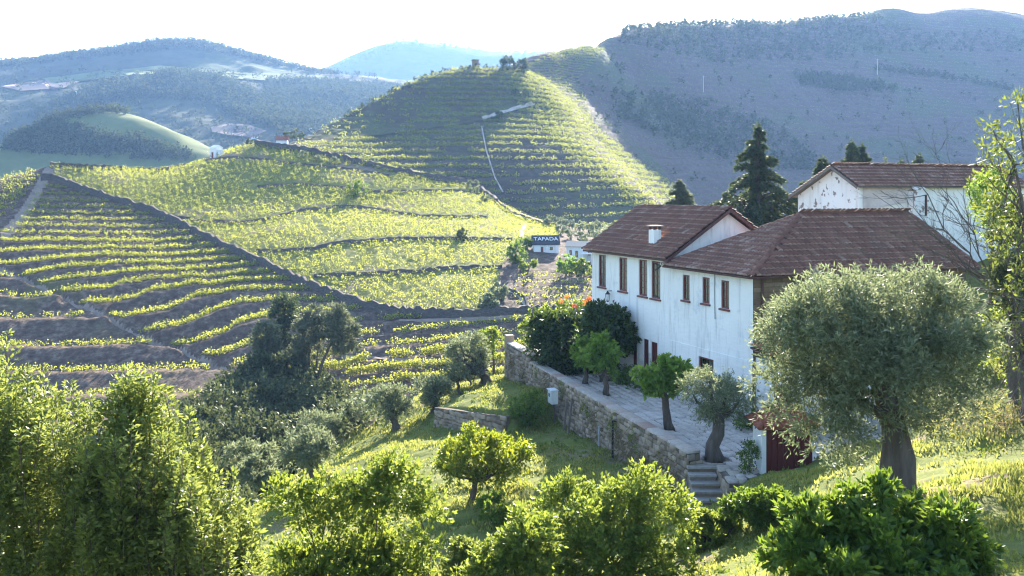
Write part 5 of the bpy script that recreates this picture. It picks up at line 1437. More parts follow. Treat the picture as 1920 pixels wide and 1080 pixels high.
tree('citrus_bush', 'large glossy dark citrus bush in the bottom right corner', 'bush', g0, [(P(px, py, 14.5 + dY), (w_ / F * 14.5, w_ / F * 14.5, h_ / F * 14.5), nc, .20, 90) for (px, py, w_, h_, nc, dY) in
     [(1530, 1015, 58, 78, 26, .2), (1590, 975, 46, 56, 20, .4), (1640, 1035, 76, 92, 36, 0), (1725, 990, 50, 62, 22, .4), (1770, 1035, 64, 85, 30, .1), (1825, 1060, 45, 75, 22, .2), (1480, 1060, 40, 60, 18, .1), (1700, 1080, 90, 60, 30, -.4), (1560, 1080, 80, 60, 30, -.3), (1645, 935, 22, 24, 6, .3)]],
     (.07, .25, 12, 3), (.15, .066, .9, .35), None, 'foliage', ('citrus', 'bark'))
bush('shrub', 'large loose yellow-green shrub left of the bottom centre', 'bush', 650, 22, 958, 300, 'lemon', .135, 125, 120, extra=[(740, 920, 35, 40, 12), (690, 930, 40, 40, 12), (560, 950, 45, 45, 14), (620, 930, 35, 35, 10), (790, 990, 35, 45, 10)], cr=.16)
bush('shrub', 'pale leafy shrub peeking between the two bottom lemon bushes', 'bush', 870, 24, 1010, 60, 'laurel', .12, 18, 60)
# ---- tall laurel thicket on the left ----------------------------------------------------
def laurel(name, label, X, Y, spires, body, xr, nsh=300):
    """many upright leafy shoots under an uneven top line, over a looser inner mass"""
    g0 = ground((X - 960) / F * Y, Y)
    root = thing(name, g0, label, 'tree', 'tall laurels on the left')
    VV, FF, n0 = [], [], 0; m = MB()
    tips = [(px, py, 0.55 + .5 * rng.random(), wpx * .5, dY, 150) for (px, py, wpx, dY) in spires]
    sx = np.array([q[0] for q in spires]); sy = np.array([q[1] for q in spires])
    for _ in range(nsh):
        px = rng.uniform(*xr); w_ = np.exp(-((sx - px) / 15.) ** 2) + 1e-4
        top = (w_ * sy).sum() / w_.sum()
        py = top + 45 + (1110 - top) * rng.random() ** 1.05
        tips.append((px, py, rng.uniform(.4, .9), rng.uniform(10, 18), rng.uniform(-1.3, 1.0), 78))
    for (px, py, L, wpx, dY, n) in tips:
        tip = P(px, py, Y + dY); foot = tip + np.array((rng.normal(0, .10), rng.normal(0, .1), -L))
        t = rng.random(n); wr = wpx / F * Y
        prof = .25 + .75 * np.sin(np.clip(1 - t, 0, 1) * 2.2)
        a = rng.uniform(0, 2 * math.pi, n); r = wr * prof * rng.random(n) ** .5
        C = foot + (tip - foot) * t[:, None] + np.c_[np.cos(a) * r, np.sin(a) * r, rng.normal(0, .03, n)]
        D = np.c_[np.cos(a), np.sin(a), np.full(n, .55)]
        V, Fc = leaf_quads(C, nrm(D), .12, .05, .6); VV.append(V - g0); FF.append(Fc + n0); n0 += len(V)
        m.tube([foot, tip], [.009, .003], 4, cap=False)
    for (px, py, wx, hx, dY, nc) in body:
        c = P(px, py, Y + dY + .5)
        m.tube([g0 + np.array((rng.normal(0, .3), rng.normal(0, .3), -.2)), (g0 + c) / 2 + rng.normal(0, .1, 3), c, c + np.array((0, 0, .6))], [.08, .06, .04, .02], 6, cap=False)
        cc = ell_points(nc, P(px, py, Y + dY + .2), np.array((wx, wx * .8, hx)) / F * Y, 2.2); idx = np.repeat(np.arange(nc), 50)
        d = rand_unit(len(idx)); Cp = cc[idx] + d * (.24 * rng.random(len(idx)) ** .5)[:, None] * np.array((1, 1, 1.7))
        V, Fc = leaf_quads(Cp, nrm(d * np.array((1, 1, .5)) + np.array((0, 0, .6))), .12, .05, .8); VV.append(V - g0); FF.append(Fc + n0); n0 += len(V)
    link_mesh('foliage', np_mesh('foliage', np.concatenate(VV), np.concatenate(FF)), M['laurel'], root)
    m.build('stem', M['bark'], root, smooth=True)
sp1 = [(14, 622, 44, 0), (50, 690, 40, .2), (-10, 660, 46, .1), (30, 720, 44, -.3), (80, 700, 36, .3), (-30, 700, 50, 0), (60, 760, 46, -.5), (20, 790, 50, -.6), (105, 740, 40, 0), (130, 715, 34, .3), (148, 760, 40, .1), (128, 800, 44, -.4)]
laurel('laurel_tree', 'tall leafy laurel at the far left edge with one high spire', 25, 18.5, sp1, [(30, 830, 95, 110, 0, 90), (60, 960, 120, 130, -.4, 100), (-20, 850, 80, 160, .2, 70)], (-60, 165), 330)
sp2 = [(170, 745, 36, .2), (160, 790, 40, 0), (238, 688, 44, 0), (215, 720, 44, .2), (262, 720, 42, .1), (288, 700, 40, .3), (306, 728, 38, .2), (200, 760, 44, .1), (240, 770, 50, -.4), (280, 775, 48, -.3), (185, 810, 44, -.3), (316, 790, 40, .1), (222, 830, 50, -.6), (270, 845, 50, -.6)]
laurel('laurel_tree', 'leafy laurel with a cluster of spires in the middle of the left thicket', 250, 18.0, sp2, [(250, 860, 85, 130, 0, 100), (250, 1000, 120, 100, -.5, 100), (170, 960, 60, 110, -.2, 50), (255, 770, 50, 60, .1, 40)], (150, 325), 290)
sp3 = [(354, 770, 34, 0), (376, 826, 34, .1), (340, 812, 36, -.2), (366, 870, 40, -.3), (325, 850, 40, -.3), (395, 880, 34, 0), (434, 880, 30, .2), (410, 930, 40, -.2), (445, 940, 40, 0), (385, 945, 42, -.5), (465, 985, 36, -.1)]
laurel('laurel_tree', 'lower laurel with slender spires at the right of the left thicket', 385, 17.5, sp3, [(350, 960, 75, 90, 0, 60), (420, 1020, 65, 70, -.2, 50)], (310, 480), 230)
rng = np.random.default_rng(81)
# ================================================================== GULLY WOOD, CONIFERS, FAR TREES
OAK = dict(leaf=(.36, .22, 1.0, .2), mats=('oak', 'bark'), group='oaks filling the gully')
oaks = [(350, 770, 70, 78), (420, 735, 80, 84), (480, 705, 80, 92), (540, 720, 75, 92), (590, 745, 75, 88), (640, 760, 65, 84), (385, 820, 80, 70), (450, 800, 80, 74), (520, 790, 80, 76), (585, 790, 70, 76),
        (400, 880, 75, 62), (455, 860, 70, 66), (520, 850, 70, 68), (360, 850, 70, 64), (665, 775, 50, 80), (620, 720, 50, 95), (500, 665, 45, 98), (440, 700, 50, 98), (330, 800, 60, 72), (560, 690, 50, 98), (425, 930, 60, 58), (690, 745, 45, 90), (560, 830, 60, 70)]
for (px, py, w_, Y) in oaks:
    c = P(px, py, Y); r = w_ / F * Y
    gzv = float(max(zN(np.array([c[0]]), np.array([Y]))[0], zA(np.array([c[0]]), np.array([Y]))[0] if Y > 101 else -99))
    base = np.array((c[0], Y, min(gzv, c[2] - r * .8)))
    cc = c - np.array((0, 0, r * .62))
    tree('oak_tree', 'dark holm oak in the dense wood filling the gully', 'tree', base, [(cc, (r, r * .9, r * .66), 70, .32 * r, 70)], (.16, .5, 6, 1), **OAK)
# understorey that closes the wood
n = 8000
x = rng.uniform(-58, -3, n); Y = rng.uniform(50, 104, n)
zz = zN(x, Y); px, py = proj(x, Y, zz)
k = inside(px, py, [(300, 1000), (100, 1100), (-400, 1100), (-400, 800), (250, 780), (340, 750), (430, 715), (480, 700), (600, 760), (700, 760), (720, 800), (640, 830), (520, 900), (430, 1000)])
cc = np.c_[x[k], Y[k], zz[k] + .6]
idx = np.repeat(np.arange(len(cc)), 16)
C = cc[idx] + rng.normal(0, .6, (len(idx), 3))
V, Fc = leaf_quads(C, rand_unit(len(C)), .32, .2, 1.)
tag(link_mesh('gully_scrub', np_mesh('gully_scrub', V, Fc), M['oak']), 'low dark scrub under the gully oaks', kind='stuff')

# ---- pines above the gully ---------------------------------------------------------------
def zAN(x, Y): return np.where(Y < 103, zN(x, Y), zA(x, Y))
PI_ = dict(leaf=(.34, .07, .8, .3), mats=('pine', 'bark'))
def pine(label, foot, Y, pts, trunks, mat='pine', cr=.9):
    b = P(*foot, Y); gz_ = float(zAN(np.array([b[0]]), np.array([Y]))[0]); b[2] = min(b[2], gz_) if b[2] > gz_ else b[2]
    root = tree('pine_tree', label, 'tree', b, [(P(px, py, Y + dY), (w_ / F * Y, w_ / F * Y * .8, h_ / F * Y), int(nc * 1.3), cr * .7, 70) for (px, py, w_, h_, nc, dY) in pts], None, (.46, .15, .9, .25), None, 'crown', (mat, 'bark'))
    m = MB()
    for ln, r in trunks:
        p = [P(px, py, Y) for px, py in ln]; p[0] = p[0] - np.array((0, 0, 1.5))
        m.tube(p, list(np.linspace(r, r * .35, len(p))), 7)
        for (px, py, w_, h_, nc, dY) in pts: limb(m, p[-2], P(px, py, Y + dY), r * .35, .03, 5, .06)
    m.build('trunk', M['bark'], root, smooth=True)
pine('tall dark cypress-like pine behind the grey pines', (535, 690), 104, [(532, 585, 22, 28, 18, 0), (538, 620, 26, 36, 24, 0), (530, 655, 24, 30, 16, 0)], [([(535, 690), (534, 640), (532, 575)], .25)], 'cedar', .9)
pine('leaning grey-green pine with open crown at the gully head', (588, 712), 98, [(640, 612, 30, 22, 24, 0), (612, 640, 28, 24, 18, 0), (650, 640, 22, 20, 12, 0), (625, 590, 22, 14, 10, 0)], [([(588, 712), (604, 680), (622, 640), (634, 600)], .20)], 'pine', .75)
pine('straight grey-green pine left of the leaning one', (577, 708), 99, [(583, 612, 24, 20, 18, 0), (572, 640, 24, 22, 16, 0), (590, 590, 18, 12, 8, 0)], [([(577, 708), (580, 660), (586, 600)], .17), ([(590, 690), (596, 655), (600, 625)], .09)], 'pine', .75)
pine('bushy grey pine leftmost of the group at the gully head', (498, 690), 101, [(498, 625, 22, 24, 18, 0), (504, 655, 24, 26, 20, 0), (515, 665, 22, 22, 14, 0)], [([(500, 690), (499, 650), (498, 615)], .18)], 'pine', .85)
pine('low spreading grey pine under the leaning one', (560, 705), 100, [(556, 665, 24, 18, 16, 0), (575, 680, 22, 14, 12, 0)], [([(560, 705), (558, 665)], .12)], 'pine', .7)

# ---- cedars behind the house ----------------------------------------------------------------
def cedar(name, label, base, apex, hw, tiers, mat='cedar', dens=1.0, droop=.35, ragged=.25, leaf=(.30, .055)):
    base, apex = np.array(base, float), np.array(apex, float); Ht = apex[2] - base[2]
    root = thing(name, base, label, 'tree', 'conifers behind the house')
    m = MB().tube([base - np.array((0, 0, .3)), base + (apex - base) * .5, apex - (apex - base) * .02], [.05 * hw + .1, .03 * hw + .06, .02], 8)
    VV, FF, n0 = [], [], 0
    Cs, Ds = [], []
    for i in range(tiers):
        t = (i + rng.uniform(-.3, .3)) / tiers; t = min(max(t, .02), .985)
        z0 = base + (apex - base) * t
        L0 = hw * (1 - t) ** 1.0 * (1.15 - .3 * t) + .10
        for k in range(rng.integers(3, 6)):
            a = rng.uniform(0, 2 * math.pi); L = L0 * rng.uniform(1 - ragged * 1.6, 1.12)
            d = np.array((math.cos(a), math.sin(a), rng.uniform(-.05, .25)))
            tip = z0 + d * L - np.array((0, 0, droop * L * .5))
            mid = z0 + d * L * .5 + np.array((0, 0, .06 * L))
            m.tube([z0, mid, tip], [.02 + .02 * L, .02 + .01 * L, .008], 5, cap=False)
            n = int(46 * L * dens) + 10
            s_ = rng.random(n) ** .7
            c = np.where(s_[:, None] < .5, z0 + (mid - z0) * (s_ * 2)[:, None], mid + (tip - mid) * (s_ * 2 - 1)[:, None])
            side = np.cross(d, (0, 0, 1)); w_ = L * .20 * np.sin(np.clip(s_, .1, 1) * math.pi * .85 + .2)
            c = c + side * (rng.normal(0, .45, n) * w_)[:, None] - np.array((0, 0, 1)) * (np.abs(rng.normal(0, .13, n)) * (.3 + L * .35))[:, None]
            Cs.append(c); Ds.append(np.tile(d * .7 + np.array((0, 0, -.35)), (n, 1)))
    n = 90; t = rng.uniform(.84, 1.0, n)[:, None]; Cs.append(base + (apex - base) * t + rng.normal(0, .05, (n, 3))); Ds.append(nrm(rng.normal(0, 1, (n, 3)) + np.array((0, 0, .6))))
    C, D = np.concatenate(Cs), np.concatenate(Ds)
    V, Fc = leaf_quads(C, nrm(D), leaf[0], leaf[1] * 2.0, .7)
    link_mesh('crown', np_mesh('crown', V - base, Fc), M[mat], root)
    m.build('trunk', M['bark'], root, smooth=True)
    return root
rng = np.random.default_rng(404)
def ct(px, top, basepy, Y): return P(px, basepy, Y), P(px, top, Y)
b, a = ct(1418, 232, 520, 70); cedar('cedar_tree', 'big dark cedar with drooping boughs behind the gabled roof', b, a + np.array((.15, 0, 0)), 6.8, 46, dens=2.5, droop=.5, ragged=.45)
b, a = ct(1274, 338, 440, 78); cedar('cedar_tree', 'small spruce tip showing over the gabled ridge', b, a, 3.2, 30, 'pine', 3.)
b, a = ct(1528, 296, 470, 71); cedar('cedar_tree', 'ragged conifer half hidden behind the barn gable', b, a + np.array((.6, 0, 0)), 5.2, 34, dens=3., ragged=.5)
b, a = ct(1597, 262, 480, 88); cedar('cedar_tree', 'left of the twin conifer tops over the barn ridge', b, a, 5.2, 40, dens=3.)
b, a = ct(1616, 270, 480, 88.5); cedar('cedar_tree', 'right of the twin conifer tops over the barn ridge', b, a, 5.0, 38, dens=3.)
b, a = ct(1724, 288, 460, 92); cedar('cedar_tree', 'small conifer tip over the middle of the barn ridge', b, a, 5.5, 34, dens=3)
b, a = ct(1690, 299, 440, 92); cedar('cedar_tree', 'tiny conifer tip right of the brown one over the barn ridge', b, a, 2.5, 22, dens=3)
b, a = ct(1660, 296, 440, 92); cedar('cedar_tree', 'brownish thin conifer tip over the barn ridge', b, a, 3.2, 12, 'pine', 2.4, ragged=.5)
b, a = ct(1842, 300, 440, 92); cedar('cedar_tree', 'pale conifer tip at the right end of the barn ridge', b, a, 3.4, 12, 'pine', 2.4, ragged=.5)

# ---- tree with big lit leaves at the right edge, and the bare one beside it --------------
Yr = 26.0
rb_ = ground((1965 - 960) / F * Yr, Yr)
rt = thing('loquat_tree', rb_, 'tree with large yellow-lit leaves reaching in from the right edge', 'tree')
m = MB(); tips = []
main = [rb_ - np.array((0, 0, .3)), P(1955, 640, Yr), P(1940, 500, Yr), P(1920, 400, Yr), P(1902, 310, Yr)]
m.tube(main, [.14, .11, .085, .06, .02], 8)
for (px, py) in [(1862, 245), (1850, 280), (1880, 260), (1908, 190), (1915, 245), (1870, 310), (1850, 330), (1890, 330), (1860, 370), (1845, 390), (1880, 400), (1900, 370), (1862, 420), (1890, 440), (1910, 450), (1870, 480), (1905, 510), (1890, 540), (1918, 560), (1880, 600), (1905, 620), (1915, 420), (1930, 300), (1940, 380), (1938, 480), (1895, 290), (1868, 350), (1900, 650), (1885, 670)]:
    s0 = main[int(rng.integers(1, 5))]; tip = P(px, py, Yr + rng.uniform(-.7, .7))
    limb(m, s0, tip, .035, .01, 5, .05, 5); tips.append(tip)
    for _ in range(3):
        t2 = tip + rng.normal(0, .18, 3); limb(m, tip - (tip - s0) * .15, t2, .012, .006, 3, .05, 4); tips.append(t2)
tips = np.array(tips); idx = np.repeat(np.arange(len(tips)), 15)
C = tips[idx] + rng.normal(0, .10, (len(idx), 3)); D = nrm(C - tips[idx]) + np.array((0, 0, .5))
V, Fc = leaf_quads(C, D, .17, .062, .6)
link_mesh('foliage', np_mesh('foliage', V - rb_, Fc), M['loquat'], rt)
m.build('trunk', M['twig'], rt, smooth=True)
th = ground((1925 - 960) / F * 28, 28)
tree('thicket_tree', 'dark tangled evergreen behind the big-leaved tree at the right edge', 'tree', th, [(P(1905, 480, 28), (.75, .8, 1.5), 60, .34, 62), (P(1925, 600, 28), (.6, .8, 1.0), 30, .34, 60), (P(1880, 540, 28), (.5, .6, .5), 16, .3, 50)], (.08, .4, 10, 2), (.13, .06, .9, .2), mats=('oak', 'twig'))
# ivy-green clump by the barn
b = P(1862, 420, 52); b[2] = gz(b)
tree('evergreen_bush', 'dense green evergreen in front of the right end of the barn', 'tree', b, [(P(1858, 362, 52), (1.15, 1.0, 1.4), 60, .4, 70), (P(1880, 420, 52), (1.2, 1.0, 1.2), 40, .4, 70)], (.12, .4, 6, 1), (.16, .09, .9, .3), mats=('mulberry', 'bark'))
# bare tree
Yb_ = 30.0
bb0 = ground((1900 - 960) / F * Yb_, Yb_)
bt = thing('bare_tree', bb0, 'leafless tree with fine twigs in front of the hipped roof and barn', 'tree')
m = MB()
def twigs(p, q, r, depth):
    pts = limb(m, p, q, r, r * .45, 5, .05, 5)
    if depth == 0: return
    for _ in range({3: 6, 2: 5}.get(depth, 3)):
        s0 = pts[rng.integers(1, 5)]; d = (np.array(q) - np.array(p)); L = np.linalg.norm(d)
        dd = nrm(nrm(d) + rng.normal(0, .45, 3) * np.array((1, .8, 1)) + np.array((-.15, 0, .1)))
        twigs(s0, s0 + dd * L * rng.uniform(.35, .65), max(r * .5, .005), depth - 1)
root_p = P(1895, 560, Yb_)
m.tube([bb0 - np.array((0, 0, .3)), P(1900, 640, Yb_), root_p], [.16, .13, .10], 8)
for (px, py) in [(1740, 365), (1715, 420), (1720, 490), (1760, 530), (1800, 400), (1850, 430), (1780, 460), (1900, 440)]:
    twigs(root_p + rng.normal(0, .15, 3), P(px, py, Yb_ + rng.uniform(-.6, .6)), .034, 3)
m.build('branches', M['twig'], bt)
# drooping bare twigs lower right
bt2b = ground((1940 - 960) / F * 24, 24)
bt2 = thing('bare_tree', bt2b, 'bare drooping branches over the sunlit bank at the right edge', 'tree'); m = MB()
m.tube([bt2b - np.array((0, 0, .3)), P(1950, 700, 24), P(1935, 560, 24)], [.1, .08, .05], 7)
for (px, py) in [(1860, 600), (1880, 650), (1870, 540), (1890, 700), (1885, 760), (1905, 620), (1900, 740)]:
    twigs(P(1935, 560 + rng.uniform(0, 60), 24), P(px, py, 24 + rng.uniform(-.4, .4)), .022, 2)
m.build('branches', M['twig'], bt2)
bk = ground((1890 - 960) / F * 33, 33)
tree('shrub', 'yellow-green sunlit shrub behind the bare branches at the right edge', 'shrub', bk, [(P(1890, 610, 33), (1.0, .9, .9), 34, .4, 60), (P(1910, 680, 33), (.9, .9, .9), 24, .4, 60)], (.05, .3, 6, 2), (.14, .08, .9, .4), crown_name='foliage', mats=('lemon', 'twig'))
# dry brush heap under the bare tree
C = []
for _ in range(1500):
    px, py = rng.uniform(1730, 1915), rng.uniform(700, 800)
    C.append(on_ground(zN, px, py + 20, 16, 60, 120) + np.array((0, 0, rng.uniform(0, .35))))
C = np.array(C); V, Fc = leaf_quads(C, rand_unit(len(C)) * np.array((1, 1, .5)), .5, .02, .6)
tag(link_mesh('dry_brush', np_mesh('dry_brush', V, Fc), M['dry']), 'heap of dry brushwood on the right bank behind the olive', kind='stuff')

# ---- trees on the vineyard hill and middle hill -------------------------------------------
FT = dict(leaf=(.42, .26, 1.0, .2))
def far_tree(name, label, px, py, box, zf, y0, y1, mat, group, ncl=22, nl=26, trunk=(.12, .5, 4, 1), **k):
    return px_tree(name, label, 'tree', px, py, box, zf=zf, y0=y0, y1=y1, cl=(ncl, .34, nl), trunk=trunk, mats=(mat, 'bark'), group=group, **{**FT, **k})
far_tree('tree', 'dark round tree beside the house with the roof sign', 966, 494, (949, 455, 984, 494), zA, 120, 220, 'citrus', 'trees on the vineyard hill', 34, 40)
far_tree('tree', 'green tree touching the left gable of the sign house', 983, 470, (970, 444, 998, 470), zA, 120, 220, 'citrus', 'trees on the vineyard hill', 22, 34)
far_tree('tree', 'lone green tree high in the middle of the vine slope', 672, 368, (655, 336, 690, 366), zA, 120, 225, 'citrus', 'trees on the vineyard hill', 28, 34)
far_tree('tree', 'small tree on the right half of the vine slope by the middle wall', 868, 452, (855, 428, 878, 450), zA, 120, 225, 'oak', 'trees on the vineyard hill', 16, 30)
far_tree('olive_tree', 'rounded olive at the foot of the vine slope, upper of two', 932, 562, (914, 530, 952, 560), zA, 110, 160, 'olive', 'trees on the vineyard hill', 26, 36)
far_tree('olive_tree', 'rounded olive at the foot of the vine slope, lower of two', 918, 584, (900, 555, 938, 584), zA, 110, 160, 'olive', 'trees on the vineyard hill', 26, 36)
far_tree('tree', 'pale green garden tree below the sign house', 990, 508, (976, 486, 1006, 506), zA, 110, 200, 'lemon', 'trees on the vineyard hill', 16, 30)
far_tree('tree', 'leafy garden tree left of the white gable corner', 1062, 515, (1046, 478, 1082, 512), zA, 110, 200, 'mulberry', 'trees on the vineyard hill', 26, 32)
far_tree('tree', 'lit garden tree nearest the white gable corner', 1090, 518, (1074, 488, 1108, 516), zA, 110, 200, 'lemon', 'trees on the vineyard hill', 22, 32)
for i, (x0, y0, x1, y1) in enumerate([(1020, 404, 1042, 424), (1040, 405, 1062, 426), (1058, 410, 1080, 430), (1076, 418, 1096, 436), (1094, 420, 1116, 438), (1108, 412, 1128, 432), (1060, 428, 1080, 446), (1042, 424, 1060, 440), (1082, 436, 1108, 456), (1110, 430, 1130, 448)]):
    far_tree('olive_tree', 'round olive in the grove above the white houses', (x0 + x1) / 2, y1 + 2, (x0, y0, x1, y1), zA, 120, 215, 'olive', 'olives in the grove above the white houses', 14, 26)
for i, (x0, y0, x1, y1) in enumerate([(561, 284, 578, 298), (590, 289, 608, 303), (618, 296, 636, 310), (694, 296, 710, 310), (868, 340, 886, 354), (880, 350, 898, 362), (900, 366, 918, 378), (884, 338, 898, 350)]):
    far_tree('olive_tree', 'small round bush along the dark crest wall', (x0 + x1) / 2, y1, (x0, y0, x1, y1), zA, 150, 226, 'olive', 'bushes along the crest wall', 12, 24)
far_tree('pine_tree', 'larger dark tree beside the hilltop tower', 952, 134, (938, 105, 966, 134), lambda x, Y: zB(x, Y), 300, 352, 'cedar', 'trees on the middle hill', 34, 36, leaf=(.7, .4, 1., .2))
far_tree('pine_tree', 'smaller dark tree right of the larger one on the hilltop', 976, 138, (966, 113, 990, 137), zB, 300, 356, 'cedar', 'trees on the middle hill', 26, 34, leaf=(.7, .4, 1., .2))
far_tree('tree', 'dark round tree where the two upper tracks meet', 966, 181, (958, 166, 975, 180), zB, 250, 350, 'cedar', 'trees on the middle hill', 12, 24, leaf=(.7, .4, 1., .2))
far_tree('tree', 'dark bush at the bend of the pale road', 936, 222, (928, 208, 946, 222), zB, 250, 350, 'cedar', 'trees on the middle hill', 12, 24, leaf=(.7, .4, 1., .2))
far_tree('tree', 'dark bush below the bend of the pale road', 930, 228, (920, 218, 938, 228), zB, 250, 350, 'cedar', 'trees on the middle hill', 10, 24, leaf=(.7, .4, 1., .2))
for i, (px, h_) in enumerate([(536, 16), (548, 20), (556, 26), (564, 18)]):
    far_tree('pine_tree', ('leftmost', 'second from left', 'tallest', 'rightmost')[i] + ' of the dark trees by the red-roofed hut', px, 264, (px - 5, 264 - h_, px + 5, 263), lambda x, Y: np.maximum(tps_B(x, Y), tps_A(x, Y)), 200, 300, 'cedar', 'dark trees by the red-roofed hut', 10, 24)
far_tree('tree', 'dark little bush on the crest right of the white hut', 468, 272, (461, 262, 476, 272), zA, 190, 224, 'oak', 'trees on the vineyard hill', 10, 24)

# ---- far woods (one mass each) -----------------------------------------------------------------
def wood(name, label, zf, poly, n, y0, y1, h, mat='wood_far', nl=12, lf=1.3):
    if zf in (zD, zD2): y0, y1, h, lf = y0 * KD, y1 * KD, h * KD, lf * KD
    xs = [p[0] for p in poly]
    px = rng.uniform(min(xs), max(xs), n); Y = rng.uniform(y0, y1, n); x = (px - 960) / F * Y
    z = zf(x, Y); qx, qy = proj(x, Y, z)
    k = inside(qx, qy, poly); c = np.c_[x[k], Y[k], z[k]]; m_ = len(c)
    if not m_: return
    hh = h * rng.uniform(.5, 1.35, m_)
    idx = np.repeat(np.arange(m_), nl)
    t = rng.random(len(idx))
    C = c[idx] + rng.normal(0, 1, (len(idx), 3)) * np.array((.32, .32, 0)) * (hh[idx] * (1.15 - t) * .8)[:, None]
    C[:, 2] += hh[idx] * (.15 + .8 * t)
    V, Fc = leaf_quads(C, nrm(rand_unit(len(C)) + np.array((0, 0, .3))), lf, lf * .75, 1.)
    tag(link_mesh(name, np_mesh(name, V, Fc), M[mat]), label, kind='stuff')
wood('far_wood', 'blue wooded band across the far left hill', zD, [(60, 215), (180, 165), (330, 140), (420, 152), (480, 180), (525, 215), (515, 245), (450, 225), (380, 190), (260, 185), (150, 205), (80, 240)], 9000, 1120, 1720, 13, nl=11, lf=3.6)
wood('far_wood', 'trees along the crest of the far left hill', zD, [(-20, 125), (0, 108), (230, 84), (340, 70), (430, 84), (600, 124), (700, 140), (600, 140), (430, 104), (340, 92), (230, 106), (0, 128)], 9000, 1600, 1980, 9, nl=9, lf=3.4)
wood('far_wood', 'wood below the pale knoll on the left', zD2, [(0, 285), (30, 258), (110, 222), (130, 240), (180, 252), (250, 262), (330, 284), (370, 300), (300, 305), (200, 296), (100, 292)], 3600, 790, 940, 9., nl=12, lf=2.4)
wood('far_wood', 'few trees crowning the pale knoll', zD2, [(95, 232), (130, 214), (200, 203), (245, 208), (240, 216), (200, 213), (140, 224)], 350, 880, 950, 7.0, nl=14, lf=2.1)
wood('far_wood', 'wooded slope on the right shoulder of the far left hill', zD, [(500, 150), (600, 152), (740, 160), (800, 180), (740, 225), (640, 262), (520, 262), (530, 215), (490, 180)], 9000, 1000, 1800, 8.5, nl=9, lf=3.0)
wood('far_scrub', 'scattered field trees on the far left hill', zD, [(-20, 130), (700, 140), (760, 230), (500, 300), (-20, 330)], 1500, 960, 1900, 9., nl=10, lf=3.2)
wood('hill_scrub', 'scrub and trees along the top of the shaded right hill', zC, [(1180, 50), (1560, 26), (1640, 30), (1720, 60), (1920, 62), (1920, 98), (1700, 100), (1500, 118), (1350, 120), (1250, 100), (1150, 80)], 9000, 400, 830, 3.4, nl=10, lf=1.3)
wood('hill_scrub', 'wooded patch low on the shaded right hill', zC, [(1150, 175), (1300, 190), (1440, 230), (1520, 290), (1560, 320), (1400, 320), (1250, 260), (1150, 220)], 5000, 300, 680, 4.0, nl=11, lf=1.4)
wood('hill_scrub', 'wooded patch in the middle of the shaded right hill', zC, [(1490, 140), (1600, 150), (1690, 170), (1680, 175), (1560, 172), (1500, 160)], 5000, 480, 720, 4.0, nl=11, lf=1.4)
wood('hill_scrub', 'hedge of scrub across the right part of the shaded hill', zC, [(1640, 128), (1760, 140), (1900, 165), (1900, 172), (1750, 148), (1640, 136)], 6000, 480, 720, 3.4, nl=10, lf=1.2)
wood('hill_scrub', 'scattered bushes over the shaded right hill', zC, [(1040, 110), (1920, 60), (1920, 330), (1250, 360), (1100, 220)], 600, 290, 780, 3.2, nl=14, lf=1.1)
wood('crest_scrub', 'bushes along the left skyline of the middle hill', zB, [(640, 222), (720, 176), (790, 146), (840, 128), (930, 124), (1000, 130), (1000, 140), (840, 138), (720, 188), (650, 226)], 420, 295, 350, 1.5, nl=14, lf=.55)
wood('plot_scrub', 'low scrub and garden shrubs around the white houses across the gully', zA, [(1112, 430), (1500, 440), (1500, 610), (1112, 600)], 1600, 112, 212, 1.5, 'olive', nl=14, lf=.4)
wood('peak_scrub', 'tiny trees on the skyline of the distant peak', lambda x, Y: tps_E(x, Y) + 18 * fbm(x / 220, Y / 220, 51, 4), [(600, 135), (765, 70), (1040, 95), (1040, 108), (765, 86), (620, 138)], 900, 2160, 2340, 8, nl=10, lf=3.2)
rng = np.random.default_rng(91)
# ================================================================== FAR BUILDINGS, WIRES, GRASS
def frame_at(c, ang):
    ca, sa = math.cos(ang), math.sin(ang); c = np.array(c, float)
    return lambda a, b, z: c + np.array((a * ca - b * sa, a * sa + b * ca, z))
def gable_house(name, label, c, ang, L, D, h, rise, roofmat, wallmat='clean_white', win=(), ov=.25, tiles=None):
    fr = frame_at(c, ang)
    root = thing(name, c, label, 'house')
    w = MB().add([fr(0, 0, -1), fr(L, 0, -1), fr(L, 0, h), fr(0, 0, h)], [(0, 1, 2, 3)]).add([fr(0, D, -1), fr(L, D, -1), fr(L, D, h), fr(0, D, h)], [(0, 1, 2, 3)])
    for a in (0, L): w.add([fr(a, 0, -1), fr(a, D, -1), fr(a, D, h), fr(a, D / 2, h + rise), fr(a, 0, h)], [(0, 1, 2, 3, 4)])
    w.build('wall', M[wallmat], root)
    k = rise / (D / 2)
    r = MB().slab([fr(-ov, -ov, h - ov * k + .02), fr(L + ov, -ov, h - ov * k + .02), fr(L + ov, D / 2, h + rise + .02), fr(-ov, D / 2, h + rise + .02)], (0, 0, .12))
    r.slab([fr(-ov, D + ov, h - ov * k + .02), fr(L + ov, D + ov, h - ov * k + .02), fr(L + ov, D / 2, h + rise + .02), fr(-ov, D / 2, h + rise + .02)], (0, 0, .12))
    r = r.build('roof', M[roofmat], root)
    for (a0, a1, z0, z1, kind) in win:
        f = MB().box(fr, a0, a1, -.06, -.01, z0, z1).build(kind, M['frame'], root)
        if kind == 'window': MB().box(fr, a0 + .12, a1 - .12, -.09, -.064, z0 + .12, z1 - .12).build('pane', M['glass'], f)
    return root, r, fr
